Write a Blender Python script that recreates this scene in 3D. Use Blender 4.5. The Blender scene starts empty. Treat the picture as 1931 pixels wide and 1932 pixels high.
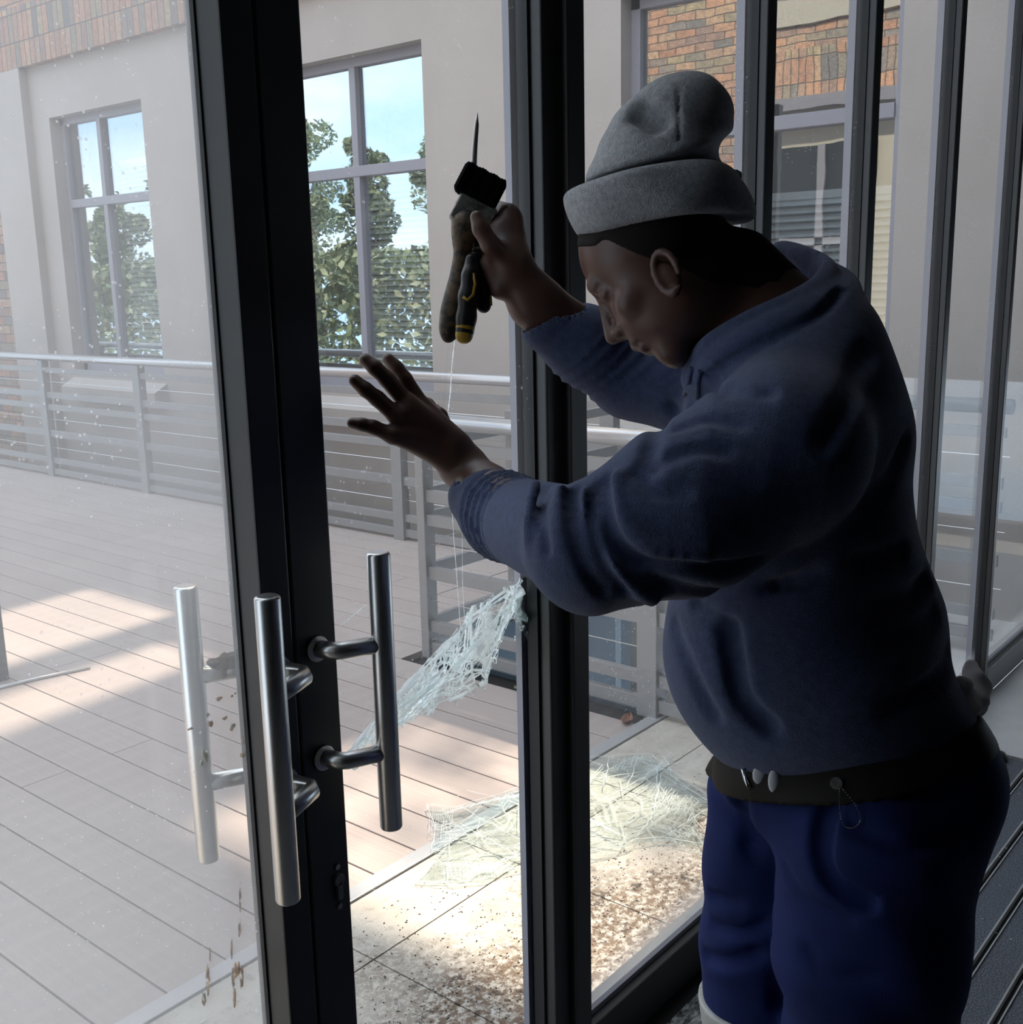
import bpy, bmesh, math, random
import numpy as np
from mathutils import Vector, Matrix
from math import sin, cos, pi
random.seed(7); rng = np.random.default_rng(11)
S = bpy.context.scene; COL = S.collection

# ------------------------------------------------------------------ camera, sky, sun, exposure
F = 2085.0
R = np.array([[0.63446, 0.17243, -0.75350], [-0.77268, 0.11385, -0.62455], [-0.02190, 0.97846, 0.20528]])
U_, _, V_ = np.linalg.svd(R); R = U_ @ V_
EYE = np.array([0.0, 0.0, 1.6])
cd = bpy.data.cameras.new('camera'); cam = bpy.data.objects.new('camera', cd); COL.objects.link(cam)
cam.matrix_world = Matrix([[R[0][0], R[0][1], R[0][2], 0], [R[1][0], R[1][1], R[1][2], 0], [R[2][0], R[2][1], R[2][2], 1.6], [0, 0, 0, 1]])
cd.sensor_fit = 'HORIZONTAL'; cd.sensor_width = 36; cd.lens = F / 1931 * 36; cd.clip_start = 0.02; cd.clip_end = 300
S.camera = cam
S.view_settings.view_transform = 'Standard'; S.view_settings.look = 'None'; S.view_settings.gamma = 1
S.view_settings.use_curve_mapping = False; S.view_settings.exposure = 0.80
W = bpy.data.worlds.new('sky'); S.world = W; W.use_nodes = True
nt = W.node_tree; nt.nodes.clear()
def wn(t, **k):
    n = nt.nodes.new(t)
    for a, b in k.items(): setattr(n, a, b)
    return n
tc = wn('ShaderNodeTexCoord'); mp = wn('ShaderNodeMapping'); mp.inputs['Scale'].default_value = (1, 1, 2.6)
no = wn('ShaderNodeTexNoise'); no.inputs['Scale'].default_value = 2.2; no.inputs['Detail'].default_value = 7
rp = wn('ShaderNodeValToRGB'); rp.color_ramp.elements[0].position = .42; rp.color_ramp.elements[0].color = (.42, .60, .80, 1)
rp.color_ramp.elements[1].position = .62; rp.color_ramp.elements[1].color = (.93, .97, 1.0, 1)
bg = wn('ShaderNodeBackground'); bg.inputs['Strength'].default_value = 1.9; ow = wn('ShaderNodeOutputWorld')
nt.links.new(tc.outputs['Generated'], mp.inputs[0]); nt.links.new(mp.outputs[0], no.inputs['Vector'])
nt.links.new(no.outputs['Fac'], rp.inputs[0]); nt.links.new(rp.outputs[0], bg.inputs[0]); nt.links.new(bg.outputs[0], ow.inputs[0])
sl = bpy.data.lights.new('sun', 'SUN'); sl.energy = 4.8; sl.angle = math.radians(1.3); sl.color = (1, .88, .70)
sun = bpy.data.objects.new('sun', sl); COL.objects.link(sun); sun.location = (8, 2, 16)
sd = Vector((cos(math.radians(65)), 0.03, sin(math.radians(65))))
sun.rotation_euler = (-sd).to_track_quat('-Z', 'Y').to_euler()

def ray(px, py): return R @ np.array([px - 965.5, -(py - 966.0), -F])
def at(px, py, d): return EYE + ray(px, py) * (d / F)
def on(px, py, ax, v):
    r = ray(px, py); return EYE + r * ((v - EYE[ax]) / r[ax])

# ------------------------------------------------------------------ materials
def newmat(name):
    m = bpy.data.materials.new(name); m.use_nodes = True; m.node_tree.nodes.clear(); return m
class NT:
    def __init__(s, m): s.t = m.node_tree
    def n(s, t, **k):
        x = s.t.nodes.new(t)
        for a, b in k.items():
            if a.startswith('i_'):
                key = a[2:].replace('_', ' ')
                x.inputs[key].default_value = b
            else: setattr(x, a, b)
        return x
    def l(s, a, b): s.t.links.new(a, b)
    def pos(s, scale=(1, 1, 1), rot=(0, 0, 0), loc=(0, 0, 0)):
        g = s.n('ShaderNodeNewGeometry'); m = s.n('ShaderNodeMapping')
        m.inputs['Scale'].default_value = scale; m.inputs['Rotation'].default_value = rot; m.inputs['Location'].default_value = loc
        s.l(g.outputs['Position'], m.inputs[0]); return m.outputs[0]
    def noise(s, vec, scale, detail=4, rough=.5, dist=0):
        x = s.n('ShaderNodeTexNoise'); x.inputs['Scale'].default_value = scale; x.inputs['Detail'].default_value = detail
        x.inputs['Roughness'].default_value = rough; x.inputs['Distortion'].default_value = dist
        s.l(vec, x.inputs['Vector']); return x.outputs['Fac']
    def vor(s, vec, scale, feat='F1'):
        x = s.n('ShaderNodeTexVoronoi', feature=feat); x.inputs['Scale'].default_value = scale; s.l(vec, x.inputs['Vector']); return x
    def ramp(s, fac, a, ca, b, cb, mode='LINEAR'):
        x = s.n('ShaderNodeValToRGB'); e = x.color_ramp.elements; x.color_ramp.interpolation = mode
        e[0].position = a; e[1].position = b
        f = lambda c: (c, c, c, 1) if isinstance(c, (int, float)) else (*c, 1)
        e[0].color = f(ca); e[1].color = f(cb); s.l(fac, x.inputs[0]); return x.outputs[0]
    def math(s, op, a, b=None):
        x = s.n('ShaderNodeMath', operation=op)
        for i, v in enumerate((a, b)):
            if v is None: continue
            if isinstance(v, (int, float)): x.inputs[i].default_value = v
            else: s.l(v, x.inputs[i])
        return x.outputs[0]
    def mixc(s, fac, a, b, mode='MIX'):
        x = s.n('ShaderNodeMix', data_type='RGBA', blend_type=mode)
        for k, v in ((0, fac), (6, a), (7, b)):
            if isinstance(v, (int, float)): x.inputs[k].default_value = v
            elif isinstance(v, tuple): x.inputs[k].default_value = (*v, 1)
            else: s.l(v, x.inputs[k])
        return x.outputs[2]
    def bump(s, h, strength=.3, dist=.01):
        b = s.n('ShaderNodeBump'); b.inputs['Strength'].default_value = strength; b.inputs['Distance'].default_value = dist
        s.l(h, b.inputs['Height']); return b.outputs[0]
    def out(s, sh): o = s.n('ShaderNodeOutputMaterial'); s.l(sh, o.inputs[0])
def pbr(name, color, rough=.6, metal=0., bump=None, spec=.5, noisecol=None, sheen=0., aniso=None):
    m = newmat(name); t = NT(m); b = t.n('ShaderNodeBsdfPrincipled')
    b.inputs['Base Color'].default_value = (*color, 1); b.inputs['Roughness'].default_value = rough; b.inputs['Metallic'].default_value = metal
    b.inputs['Specular IOR Level'].default_value = spec
    if sheen: b.inputs['Sheen Weight'].default_value = sheen; b.inputs['Sheen Roughness'].default_value = .6
    if noisecol:
        c2, sc, a, z = noisecol; t.l(t.mixc(t.ramp(t.noise(t.pos(), sc, 6, .6), a, 0., z, 1.), color, c2), b.inputs['Base Color'])
    if bump:
        sc, st, d = bump[:3]; v = t.pos(bump[3] if len(bump) > 3 else (1, 1, 1)); t.l(t.bump(t.noise(v, sc, 5, .6), st, d), b.inputs['Normal'])
    t.out(b.outputs[0]); return m

M = {}
M['plaster'] = pbr('plaster', (.43, .385, .355), .85, bump=(60, .25, .004), noisecol=((.38, .34, .31), 1.3, .35, .75))
M['frame_dark'] = pbr('charcoal_powder_coat', (.038, .037, .037), .45, bump=(700, .08, .001))
M['frame_grey'] = pbr('grey_window_frame', (.27, .265, .30), .5)
M['rubber'] = pbr('black_rubber', (.012, .012, .013), .6)
M['rail_paint'] = pbr('grey_painted_steel', (.27, .268, .27), .42, noisecol=((.235, .233, .235), 9, .3, .8))
M['rail_top'] = pbr('glossy_grey_tube', (.46, .455, .46), .22, metal=.35)
M['cable'] = pbr('steel_cable', (.6, .6, .6), .35, metal=.8)
M['void'] = pbr('blue_grey_steel', (.10, .135, .165), .6)
M['concrete'] = pbr('dark_concrete', (.20, .19, .18), .9, bump=(20, .4, .01))
M['white_slats'] = pbr('white_blind_slats', (.92, .93, .92), .5)
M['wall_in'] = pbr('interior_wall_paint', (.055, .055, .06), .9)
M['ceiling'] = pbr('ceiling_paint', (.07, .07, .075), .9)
M['white_tile'] = pbr('white_floor_tile', (.62, .61, .60), .35, noisecol=((.5, .49, .48), 3, .4, .7))
M['skin'] = pbr('dark_brown_skin', (.12, .058, .040), .45, bump=(300, .06, .001), noisecol=((.095, .046, .032), 14, .35, .7))
M['hair'] = pbr('short_black_hair', (.012, .009, .008), .8, spec=.2)
M['beanie'] = pbr('heather_grey_knit', (.50, .50, .505), .95, bump=(420, .9, .004), noisecol=((.33, .33, .335), 160, .35, .65), sheen=.25, spec=.1)
M['sweater'] = pbr('navy_fleece', (.066, .088, .175), .95, bump=(380, .7, .003), noisecol=((.045, .058, .122), 90, .35, .7), sheen=.25, spec=.1)
M['trousers'] = pbr('navy_work_cotton', (.018, .030, .125), .85, bump=(500, .3, .002, (1, 1, .4)), noisecol=((.013, .022, .085), 14, .3, .7), spec=.15)
M['tshirt'] = pbr('pale_grey_jersey', (.68, .67, .68), .9, spec=.1)
M['reflective'] = pbr('silver_reflective_tape', (.50, .49, .46), .5, metal=.1, bump=(90, .2, .003))
M['belt'] = pbr('dark_brown_leather', (.016, .013, .009), .7, spec=.2)
M['boot'] = pbr('black_boot_leather', (.02, .02, .02), .5)
M['chrome'] = pbr('chrome', (.75, .75, .75), .18, metal=1)
M['bristle'] = pbr('black_bristles', (.010, .010, .012), .95, bump=(600, 1, .01, (6, 6, .3)), spec=.05)
M['ferrule'] = pbr('dull_metal_ferrule', (.34, .33, .30), .4, metal=.6, noisecol=((.12, .11, .09), 60, .45, .65))
M['wood'] = pbr('paint_stained_wood', (.16, .10, .05), .6, noisecol=((.035, .028, .02), 55, .42, .55), bump=(80, .3, .003))
M['yellow'] = pbr('yellow_plastic', (.55, .33, .03), .4)
M['blackplastic'] = pbr('black_plastic', (.012, .012, .012), .4)
M['blade'] = pbr('worn_steel', (.42, .38, .36), .35, metal=.85)
def smearmat(name, c1, c2):
    m = newmat(name); t = NT(m); d = t.n('ShaderNodeBsdfDiffuse'); l = t.n('ShaderNodeBsdfTranslucent'); x = t.n('ShaderNodeMixShader'); x.inputs[0].default_value = .6
    c = t.mixc(t.ramp(t.noise(t.pos((1, 1, .3)), 160, 4, .7), .42, 0., .58, 1.), c1, c2); t.l(c, d.inputs[0]); t.l(c, l.inputs[0]); t.l(d.outputs[0], x.inputs[1]); t.l(l.outputs[0], x.inputs[2])
    tr = t.n('ShaderNodeBsdfTransparent'); y = t.n('ShaderNodeMixShader'); t.l(t.ramp(t.noise(t.pos((1, 1, .25)), 190, 4, .7), .44, 0., .5, 1.), y.inputs[0]); t.l(tr.outputs[0], y.inputs[1]); t.l(x.outputs[0], y.inputs[2]); t.out(y.outputs[0]); return m
M['dropping'] = smearmat('dried_brown_smear', (.62, .38, .14), (.16, .08, .03))
M['dropping_pale'] = pbr('dried_pale_smear', (.50, .46, .30), .9)
M['leaf'] = pbr('green_leaf', (.13, .18, .085), .5, noisecol=((.24, .26, .15), 1.4, .35, .65))
M['bark'] = pbr('brown_bark', (.09, .06, .04), .9)
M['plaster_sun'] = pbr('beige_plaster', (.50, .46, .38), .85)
M['dark_pane'] = pbr('dark_window_pane', (.03, .04, .05), .15)
M['strip'] = pbr('aluminium_edging', (.55, .55, .56), .38, metal=.5)
M['lid'] = pbr('dull_dark_metal', (.22, .22, .22), .45, metal=.4)
M['lock'] = pbr('worn_grey_lock', (.20, .195, .19), .4, metal=.2)
M['rib'] = pbr('matt_aluminium_rib', (.42, .42, .42), .5)
M['roof'] = pbr('roof_slab', (.25, .25, .25), .9)

def steel():
    m = newmat('brushed_steel'); t = NT(m); b = t.n('ShaderNodeBsdfPrincipled')
    b.inputs['Base Color'].default_value = (.64, .63, .61, 1); b.inputs['Metallic'].default_value = 1
    b.inputs['Roughness'].default_value = .34
    
    t.out(b.outputs[0]); return m
M['steel'] = steel()

def brick(name, soldier=False, warm=1.):
    m = newmat(name); t = NT(m); b = t.n('ShaderNodeBsdfPrincipled')
    g = t.n('ShaderNodeNewGeometry'); sep = t.n('ShaderNodeSeparateXYZ'); cmb = t.n('ShaderNodeCombineXYZ')
    t.l(g.outputs['Position'], sep.inputs[0])
    if soldier: t.l(sep.outputs[2], cmb.inputs[0]); t.l(sep.outputs[1], cmb.inputs[1])
    else: t.l(sep.outputs[1], cmb.inputs[0]); t.l(sep.outputs[2], cmb.inputs[1])
    br = t.n('ShaderNodeTexBrick')
    br.offset = 0. if soldier else .5
    br.inputs['Scale'].default_value = 1; br.inputs['Brick Width'].default_value = .235; br.inputs['Row Height'].default_value = .085
    br.inputs['Mortar Size'].default_value = .006; br.inputs['Mortar Smooth'].default_value = .2; br.inputs['Bias'].default_value = 0
    br.inputs['Color1'].default_value = (0, 0, 0, 1); br.inputs['Color2'].default_value = (1, 1, 1, 1); br.inputs['Mortar'].default_value = (.5, .5, .5, 1)
    # wobble so courses are not ruler straight
    t.l(cmb.outputs[0], br.inputs['Vector'])
    cr = t.n('ShaderNodeValToRGB'); cr.color_ramp.interpolation = 'LINEAR'
    cols = [(0, (.40, .20, .13)), (.22, (.50, .27, .17)), (.42, (.30, .19, .16)), (.6, (.48, .30, .19)), (.75, (.16, .15, .16)), (.9, (.40, .30, .18)), (1, (.24, .20, .19))]
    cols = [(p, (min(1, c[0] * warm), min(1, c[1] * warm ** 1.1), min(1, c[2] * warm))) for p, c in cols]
    e = cr.color_ramp.elements; e[0].color = (*cols[0][1], 1); e[1].position = 1; e[1].color = (*cols[-1][1], 1)
    for p, c in cols[1:-1]:
        q = e.new(p); q.color = (*c, 1)
    t.l(br.outputs['Color'], cr.inputs[0])
    c2 = t.mixc(t.ramp(t.noise(t.pos(), 22, 5), .35, 0., .75, .6), cr.outputs[0], (.15, .13, .13))
    c3 = t.mixc(br.outputs['Fac'], c2, (.13, .11, .10)); t.l(c3, b.inputs['Base Color'])
    b.inputs['Roughness'].default_value = .9
    t.l(t.bump(t.math('SUBTRACT', t.noise(t.pos(), 60, 4), br.outputs['Fac']), .6, .01), b.inputs['Normal'])
    t.out(b.outputs[0]); return m
M['brick'] = brick('multi_brown_face_brick'); M['soldier'] = brick('soldier_course_brick', True); M['brick_sunlit'] = brick('sunlit_face_brick', warm=1.5); M['soldier_sunlit'] = brick('sunlit_soldier_brick', True, warm=1.5)  # wing copies of the brick: sunlight put into a brighter, warmer colour

def deckmat():
    m = newmat('taupe_composite_board'); t = NT(m); b = t.n('ShaderNodeBsdfPrincipled')
    oi = t.n('ShaderNodeNewGeometry')
    gr = t.noise(t.pos((90, 1.5, 90)), 1, 4, .6)
    c = t.mixc(t.ramp(gr, .3, 0., .8, 1.), (.455, .385, .355), (.375, .31, .285))
    c = t.mixc(t.ramp(t.noise(t.pos(), 1.6, 5), .45, 0., .8, .5), c, (.52, .46, .43))
    c = t.mixc(t.ramp(oi.outputs['Random Per Island'], 0, 0., 1, .25), c, (.34, .275, .255))
    sp = t.ramp(t.vor(t.pos(), 42).outputs['Distance'], .03, 1., .05, 0.)
    sp = t.math('MULTIPLY', sp, t.ramp(t.noise(t.pos(), 5, 3), .52, 0., .6, 1.))
    c = t.mixc(sp, c, (.12, .09, .07)); t.l(c, b.inputs['Base Color'])
    b.inputs['Roughness'].default_value = .48
    t.l(t.bump(gr, .25, .003), b.inputs['Normal']); t.out(b.outputs[0]); return m
M['deck'] = deckmat()

def tilemat():
    m = newmat('dirty_beige_tile'); t = NT(m); b = t.n('ShaderNodeBsdfPrincipled')
    c = t.mixc(t.ramp(t.noise(t.pos(), 6, 6, .6), .35, 0., .7, 1.), (.60, .55, .48), (.45, .40, .34))
    # speckled leaf mould that gathers on the tiles nearest the glass, to the right
    g = t.n('ShaderNodeNewGeometry'); sp = t.n('ShaderNodeSeparateXYZ'); t.l(g.outputs['Position'], sp.inputs[0])
    w = t.math('ADD', t.math('MULTIPLY', t.math('SUBTRACT', 1.78, sp.outputs[1]), 1.15), t.math('MULTIPLY', t.math('SUBTRACT', t.noise(t.pos(), 2.2, 3), .5), 1.3))
    w = t.ramp(w, -.1, 0., .35, 1.)
    fine = t.ramp(t.noise(t.pos(), 48, 8, .75), .43, 0., .53, 1.)
    c = t.mixc(t.math('MULTIPLY', w, fine), c, (.17, .115, .075))
    dk = t.ramp(t.noise(t.pos((1, 1, 1), loc=(3, 1, 0)), 24, 7, .75), .55, 0., .62, 1.)
    c = t.mixc(t.math('MULTIPLY', dk, t.math('ADD', t.math('MULTIPLY', w, .8), .25)), c, (.06, .045, .035))
    wh = t.ramp(t.noise(t.pos((1, 1, 1), loc=(7, 4, 0)), 30, 6, .7), .62, 0., .66, 1.)
    c = t.mixc(t.math('MULTIPLY', wh, .6), c, (.75, .73, .68))
    t.l(c, b.inputs['Base Color']); b.inputs['Roughness'].default_value = .7
    t.l(t.bump(t.noise(t.pos(), 50, 6, .7), .5, .006), b.inputs['Normal']); t.out(b.outputs[0]); return m
M['tile'] = tilemat()

def matmat():
    m = newmat('ribbed_entrance_matting'); t = NT(m); b = t.n('ShaderNodeBsdfPrincipled')
    c = t.mixc(t.ramp(t.noise(t.pos(), 260, 3, .7), .38, 0., .66, 1.), (.06, .066, .08), (.24, .26, .30))
    t.l(c, b.inputs['Base Color']); b.inputs['Roughness'].default_value = .95
    t.l(t.bump(t.noise(t.pos(), 300, 3), .9, .006), b.inputs['Normal']); t.out(b.outputs[0]); return m
M['mat'] = matmat()

def glass(name, dust, speck, refl=.06, tint=(1, 1, 1), spscale=70., grime=.5, lowz=None):
    m = newmat(name); t = NT(m)
    tr = t.n('ShaderNodeBsdfTransparent'); tr.inputs[0].default_value = (*tint, 1)
    gl = t.n('ShaderNodeBsdfGlossy'); gl.inputs['Roughness'].default_value = .02
    mx = t.n('ShaderNodeMixShader'); mx.inputs[0].default_value = refl; t.l(tr.outputs[0], mx.inputs[1]); t.l(gl.outputs[0], mx.inputs[2])
    df = t.n('ShaderNodeBsdfDiffuse'); df.inputs[0].default_value = (.85, .84, .82, 1)
    tl = t.n('ShaderNodeBsdfTranslucent'); tl.inputs[0].default_value = (.88, .87, .86, 1)
    m2 = t.n('ShaderNodeMixShader'); m2.inputs[0].default_value = .7; t.l(df.outputs[0], m2.inputs[1]); t.l(tl.outputs[0], m2.inputs[2])
    v = t.vor(t.pos(), spscale).outputs['Distance']
    s1 = t.ramp(v, .10, 1., .16, 0.)
    s1 = t.math('MULTIPLY', s1, t.ramp(t.noise(t.pos(), 6, 4, .6), .50, 0., .60, 1.))
    base = t.math('MULTIPLY', t.ramp(t.noise(t.pos(), 2.5, 4), .3, 1 - grime, .8, 1.), dust)
    f = t.math('ADD', t.math('MULTIPLY', s1, speck), base)
    if lowz:
        g = t.n('ShaderNodeNewGeometry'); sp = t.n('ShaderNodeSeparateXYZ'); t.l(g.outputs['Position'], sp.inputs[0])
        f = t.math('ADD', f, t.math('MULTIPLY', t.ramp(sp.outputs[2], lowz[0], 1., lowz[1], 0.), lowz[2]))
    m3 = t.n('ShaderNodeMixShader'); t.l(f, m3.inputs[0]); t.l(mx.outputs[0], m3.inputs[1]); t.l(m2.outputs[0], m3.inputs[2])
    t.out(m3.outputs[0]); return m
M['glass_left'] = glass('dusty_glass', .30, .55, .05)
M['glass_right'] = glass('slightly_dusty_glass', .05, .35, .04)
M['glass_side'] = glass('speckled_glass', .045, .45, .05, spscale=90, lowz=(.11, .2, .45))

def winglass():
    m = newmat('reflective_window_glass'); t = NT(m)
    tr = t.n('ShaderNodeBsdfTransparent'); tr.inputs[0].default_value = (.95, .97, .98, 1)
    gl = t.n('ShaderNodeBsdfGlossy'); gl.inputs['Roughness'].default_value = 0.0; gl.inputs[0].default_value = (.92, .97, 1, 1)
    t.l(t.bump(t.noise(t.pos((1, 1, .8)), 3.0, 2), .05, .012), gl.inputs['Normal'])
    mx = t.n('ShaderNodeMixShader'); mx.inputs[0].default_value = .40; t.l(tr.outputs[0], mx.inputs[1]); t.l(gl.outputs[0], mx.inputs[2])
    t.out(mx.outputs[0]); return m
M['winglass'] = winglass()

def shattered(name, dens=1., green=(.80, .93, .89), stretch=(1, 1, 1), rot=(0, 0, 0), thr=.5, k_all=.85):
    m = newmat(name); t = NT(m)
    def lines(sc, w, vec): return t.ramp(t.vor(vec, sc, 'DISTANCE_TO_EDGE').outputs['Distance'], w * .45, 1., w, 0.)
    p = t.pos(); wob = t.pos(stretch, rot)
    a = lines(4.2, .0065, p)
    n = t.ramp(t.noise(t.pos(loc=(2, 5, 1)), 5.0, 3, .6), thr, 0., thr + .03, 1.)
    n2 = t.ramp(t.noise(t.pos(loc=(9, 1, 4)), 6.0, 3, .6), thr + .02, 0., thr + .05, 1.)
    b = t.math('MULTIPLY', lines(13, .05 * dens, wob), n)
    c = t.math('MULTIPLY', lines(52, .055 * dens, p), n2)
    e = t.math('MULTIPLY', lines(10, .02 * dens, p), .7)
    k = t.math('MAXIMUM', t.math('MAXIMUM', a, e), t.math('MAXIMUM', b, c))
    sp = t.math('MULTIPLY', t.ramp(t.noise(p, 120, 2), .66, 0., .69, 1.), n)
    k = t.math('MAXIMUM', k, sp)
    tr = t.n('ShaderNodeBsdfTransparent'); tr.inputs[0].default_value = (*green, 1)
    gl = t.n('ShaderNodeBsdfGlossy'); gl.inputs['Roughness'].default_value = .08
    m1 = t.n('ShaderNodeMixShader'); m1.inputs[0].default_value = .06; t.l(tr.outputs[0], m1.inputs[1]); t.l(gl.outputs[0], m1.inputs[2])
    df = t.n('ShaderNodeBsdfPrincipled'); df.inputs['Base Color'].default_value = (.93, .98, .97, 1); df.inputs['Roughness'].default_value = .2
    tl = t.n('ShaderNodeBsdfTranslucent'); tl.inputs[0].default_value = (.95, .99, .98, 1)
    m2 = t.n('ShaderNodeMixShader'); m2.inputs[0].default_value = .72; t.l(df.outputs[0], m2.inputs[1]); t.l(tl.outputs[0], m2.inputs[2])
    m3 = t.n('ShaderNodeMixShader'); t.l(t.math('MULTIPLY', k, k_all), m3.inputs[0]); t.l(m1.outputs[0], m3.inputs[1]); t.l(m2.outputs[0], m3.inputs[2])
    t.out(m3.outputs[0]); return m
M['shatter'] = shattered('shattered_laminated_glass', 1.15, (.93, .962, .965), (1, 4.5, 1), (0, 0, .5), .60, .85)
M['shatter_hang'] = shattered('crazed_hanging_glass', 1.7, (.96, .99, .98), (3.2, 1, .8), (0, .8, 0), .47, .9)
M['crack'] = newmat('white_crack_edge'); _t = NT(M['crack']); _a = _t.n('ShaderNodeBsdfTranslucent'); _a.inputs[0].default_value = (.95, 1, 1, 1); _b = _t.n('ShaderNodeBsdfDiffuse'); _b.inputs[0].default_value = (.9, .95, .95, 1)
_c = _t.n('ShaderNodeMixShader'); _c.inputs[0].default_value = .65; _t.l(_b.outputs[0], _c.inputs[1]); _t.l(_a.outputs[0], _c.inputs[2]); _t.out(_c.outputs[0])
M['glass_chip'] = pbr('pale_green_glass_chip', (.60, .80, .75), .15)

# ------------------------------------------------------------------ helpers
def tag(o, label=None, cat=None, group=None, kind=None):
    if label: o['label'] = label
    if cat: o['category'] = cat
    if group: o['group'] = group
    if kind: o['kind'] = kind
    return o
def empty(name, loc=(0, 0, 0), **k):
    o = bpy.data.objects.new(name, None); COL.objects.link(o); o.location = loc; o.empty_display_size = .1
    tag(o, **k); return o
class MB:
    def __init__(s): s.v = []; s.f = []
    def box(s, a, b):
        x0, y0, z0 = a; x1, y1, z1 = b; i = len(s.v)
        s.v += [(x0, y0, z0), (x1, y0, z0), (x1, y1, z0), (x0, y1, z0), (x0, y0, z1), (x1, y0, z1), (x1, y1, z1), (x0, y1, z1)]
        s.f += [tuple(i + k for k in q) for q in ((0, 3, 2, 1), (4, 5, 6, 7), (0, 1, 5, 4), (1, 2, 6, 5), (2, 3, 7, 6), (3, 0, 4, 7))]
        return s
    def tube(s, pts, rad, n=16, cap=True):
        pts = [Vector(p) for p in pts]; rad = [rad] * len(pts) if isinstance(rad, (int, float)) else list(rad)
        i0 = len(s.v); prev = None
        for k, p in enumerate(pts):
            d = (pts[min(k + 1, len(pts) - 1)] - pts[max(k - 1, 0)]).normalized()
            if prev is None:
                u = d.cross(Vector((0, 0, 1)))
                if u.length < .1: u = d.cross(Vector((1, 0, 0)))
            else: u = prev - d * prev.dot(d)
            u.normalize(); prev = u; w = d.cross(u)
            for j in range(n):
                a = 2 * pi * j / n; s.v.append(tuple(p + (u * cos(a) + w * sin(a)) * rad[k]))
        for k in range(len(pts) - 1):
            for j in range(n):
                a = i0 + k * n + j; b = i0 + k * n + (j + 1) % n; s.f.append((a, b, b + n, a + n))
        if cap:
            s.f.append(tuple(i0 + j for j in range(n))[::-1]); e = i0 + (len(pts) - 1) * n; s.f.append(tuple(e + j for j in range(n)))
        return s
    def build(s, name, mat, parent=None, bevel=0, smooth=False, sub=0):
        me = bpy.data.meshes.new(name); me.from_pydata([tuple(map(float, v)) for v in s.v], [], s.f); me.validate()
        bm = bmesh.new(); bm.from_mesh(me); bmesh.ops.recalc_face_normals(bm, faces=bm.faces); bm.to_mesh(me); bm.free()
        me.materials.append(mat); o = bpy.data.objects.new(name, me); COL.objects.link(o)
        if parent is not None:
            o.parent = parent
            w = Vector(parent.location); q = parent.parent
            while q is not None: w += Vector(q.location); q = q.parent
            me.transform(Matrix.Translation(-w))
        if bevel:
            b = o.modifiers.new('bevel', 'BEVEL'); b.width = bevel; b.segments = 2; b.limit_method = 'ANGLE'
        if smooth:
            for p in me.polygons: p.use_smooth = True
            if smooth == 'auto':
                for p in me.polygons: p.use_smooth = len(p.vertices) == 4
        return o
def box(name, a, b, mat, parent=None, bevel=0, **k):
    o = MB().box(a, b).build(name, mat, parent, bevel); tag(o, **k); return o
def tube(name, pts, r, mat, parent=None, n=16, **k):
    o = MB().tube(pts, r, n).build(name, mat, parent, smooth='auto'); tag(o, **k); return o
STR = dict(kind='structure')

# ------------------------------------------------------------------ the building opposite (inner face of the courtyard)
XW = 5.40; XP = 5.32
wins = [(8.27, 9.72), (5.13, 6.60), (2.05, 3.62)]
WT, WB = 3.10, .86
mb = MB(); X1 = 5.75
mb.box((XW, 1.24, -2.4), (X1, 2.05, 3.6))
edges = [(2.05, 3.62), (3.62, 5.13), (5.13, 6.60), (6.60, 8.27), (8.27, 9.72), (9.72, 10.15)]
for k, (a, b) in enumerate(edges):
    if k % 2 == 0: mb.box((XW, a, -2.4), (X1, b, WB)); mb.box((XW, a, WT), (X1, b, 3.6))
    else: mb.box((XW, a, -2.4), (X1, b, 3.6))
tag(mb.build('wall_courtyard', M['plaster']), **STR)
tag(MB().box((XP, 10.02, -2.4), (X1, 10.64, 3.55)).build('trim_1', M['plaster'], bevel=.004), **STR)
tag(MB().box((XP, 10.64, -2.4), (X1, 20, 3.55)).box((XP, 1.24, 4.05), (X1, 20, 4.95)).build('wall_brick', M['brick']), **STR)
tag(MB().box((XP, 1.24, 3.55), (X1, 20, 4.05)).build('trim_2', M['soldier']), **STR)
# added unseen brick screen: three openings shaped to let the sun patches through
op = [(4.88, 5.68, 5.0, 9.4), (4.18, 4.55, 5.7, 8.2), (1.40, 3.0, 5.35, 7.95)]
mb = MB(); ys = sorted({-3, 16} | {o[0] for o in op} | {o[1] for o in op})
for a, b in zip(ys[:-1], ys[1:]):
    o = [q for q in op if q[0] <= a and b <= q[1]]
    if o: mb.box((XP + .05, a, 4.95), (XP + .15, b, o[0][2])); mb.box((XP + .05, a, o[0][3]), (XP + .15, b, 10.8))
    else: mb.box((XP + .05, a, 4.95), (XP + .15, b, 10.8))
tag(mb.build('added_sun_screen', M['brick']), **STR)

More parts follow.
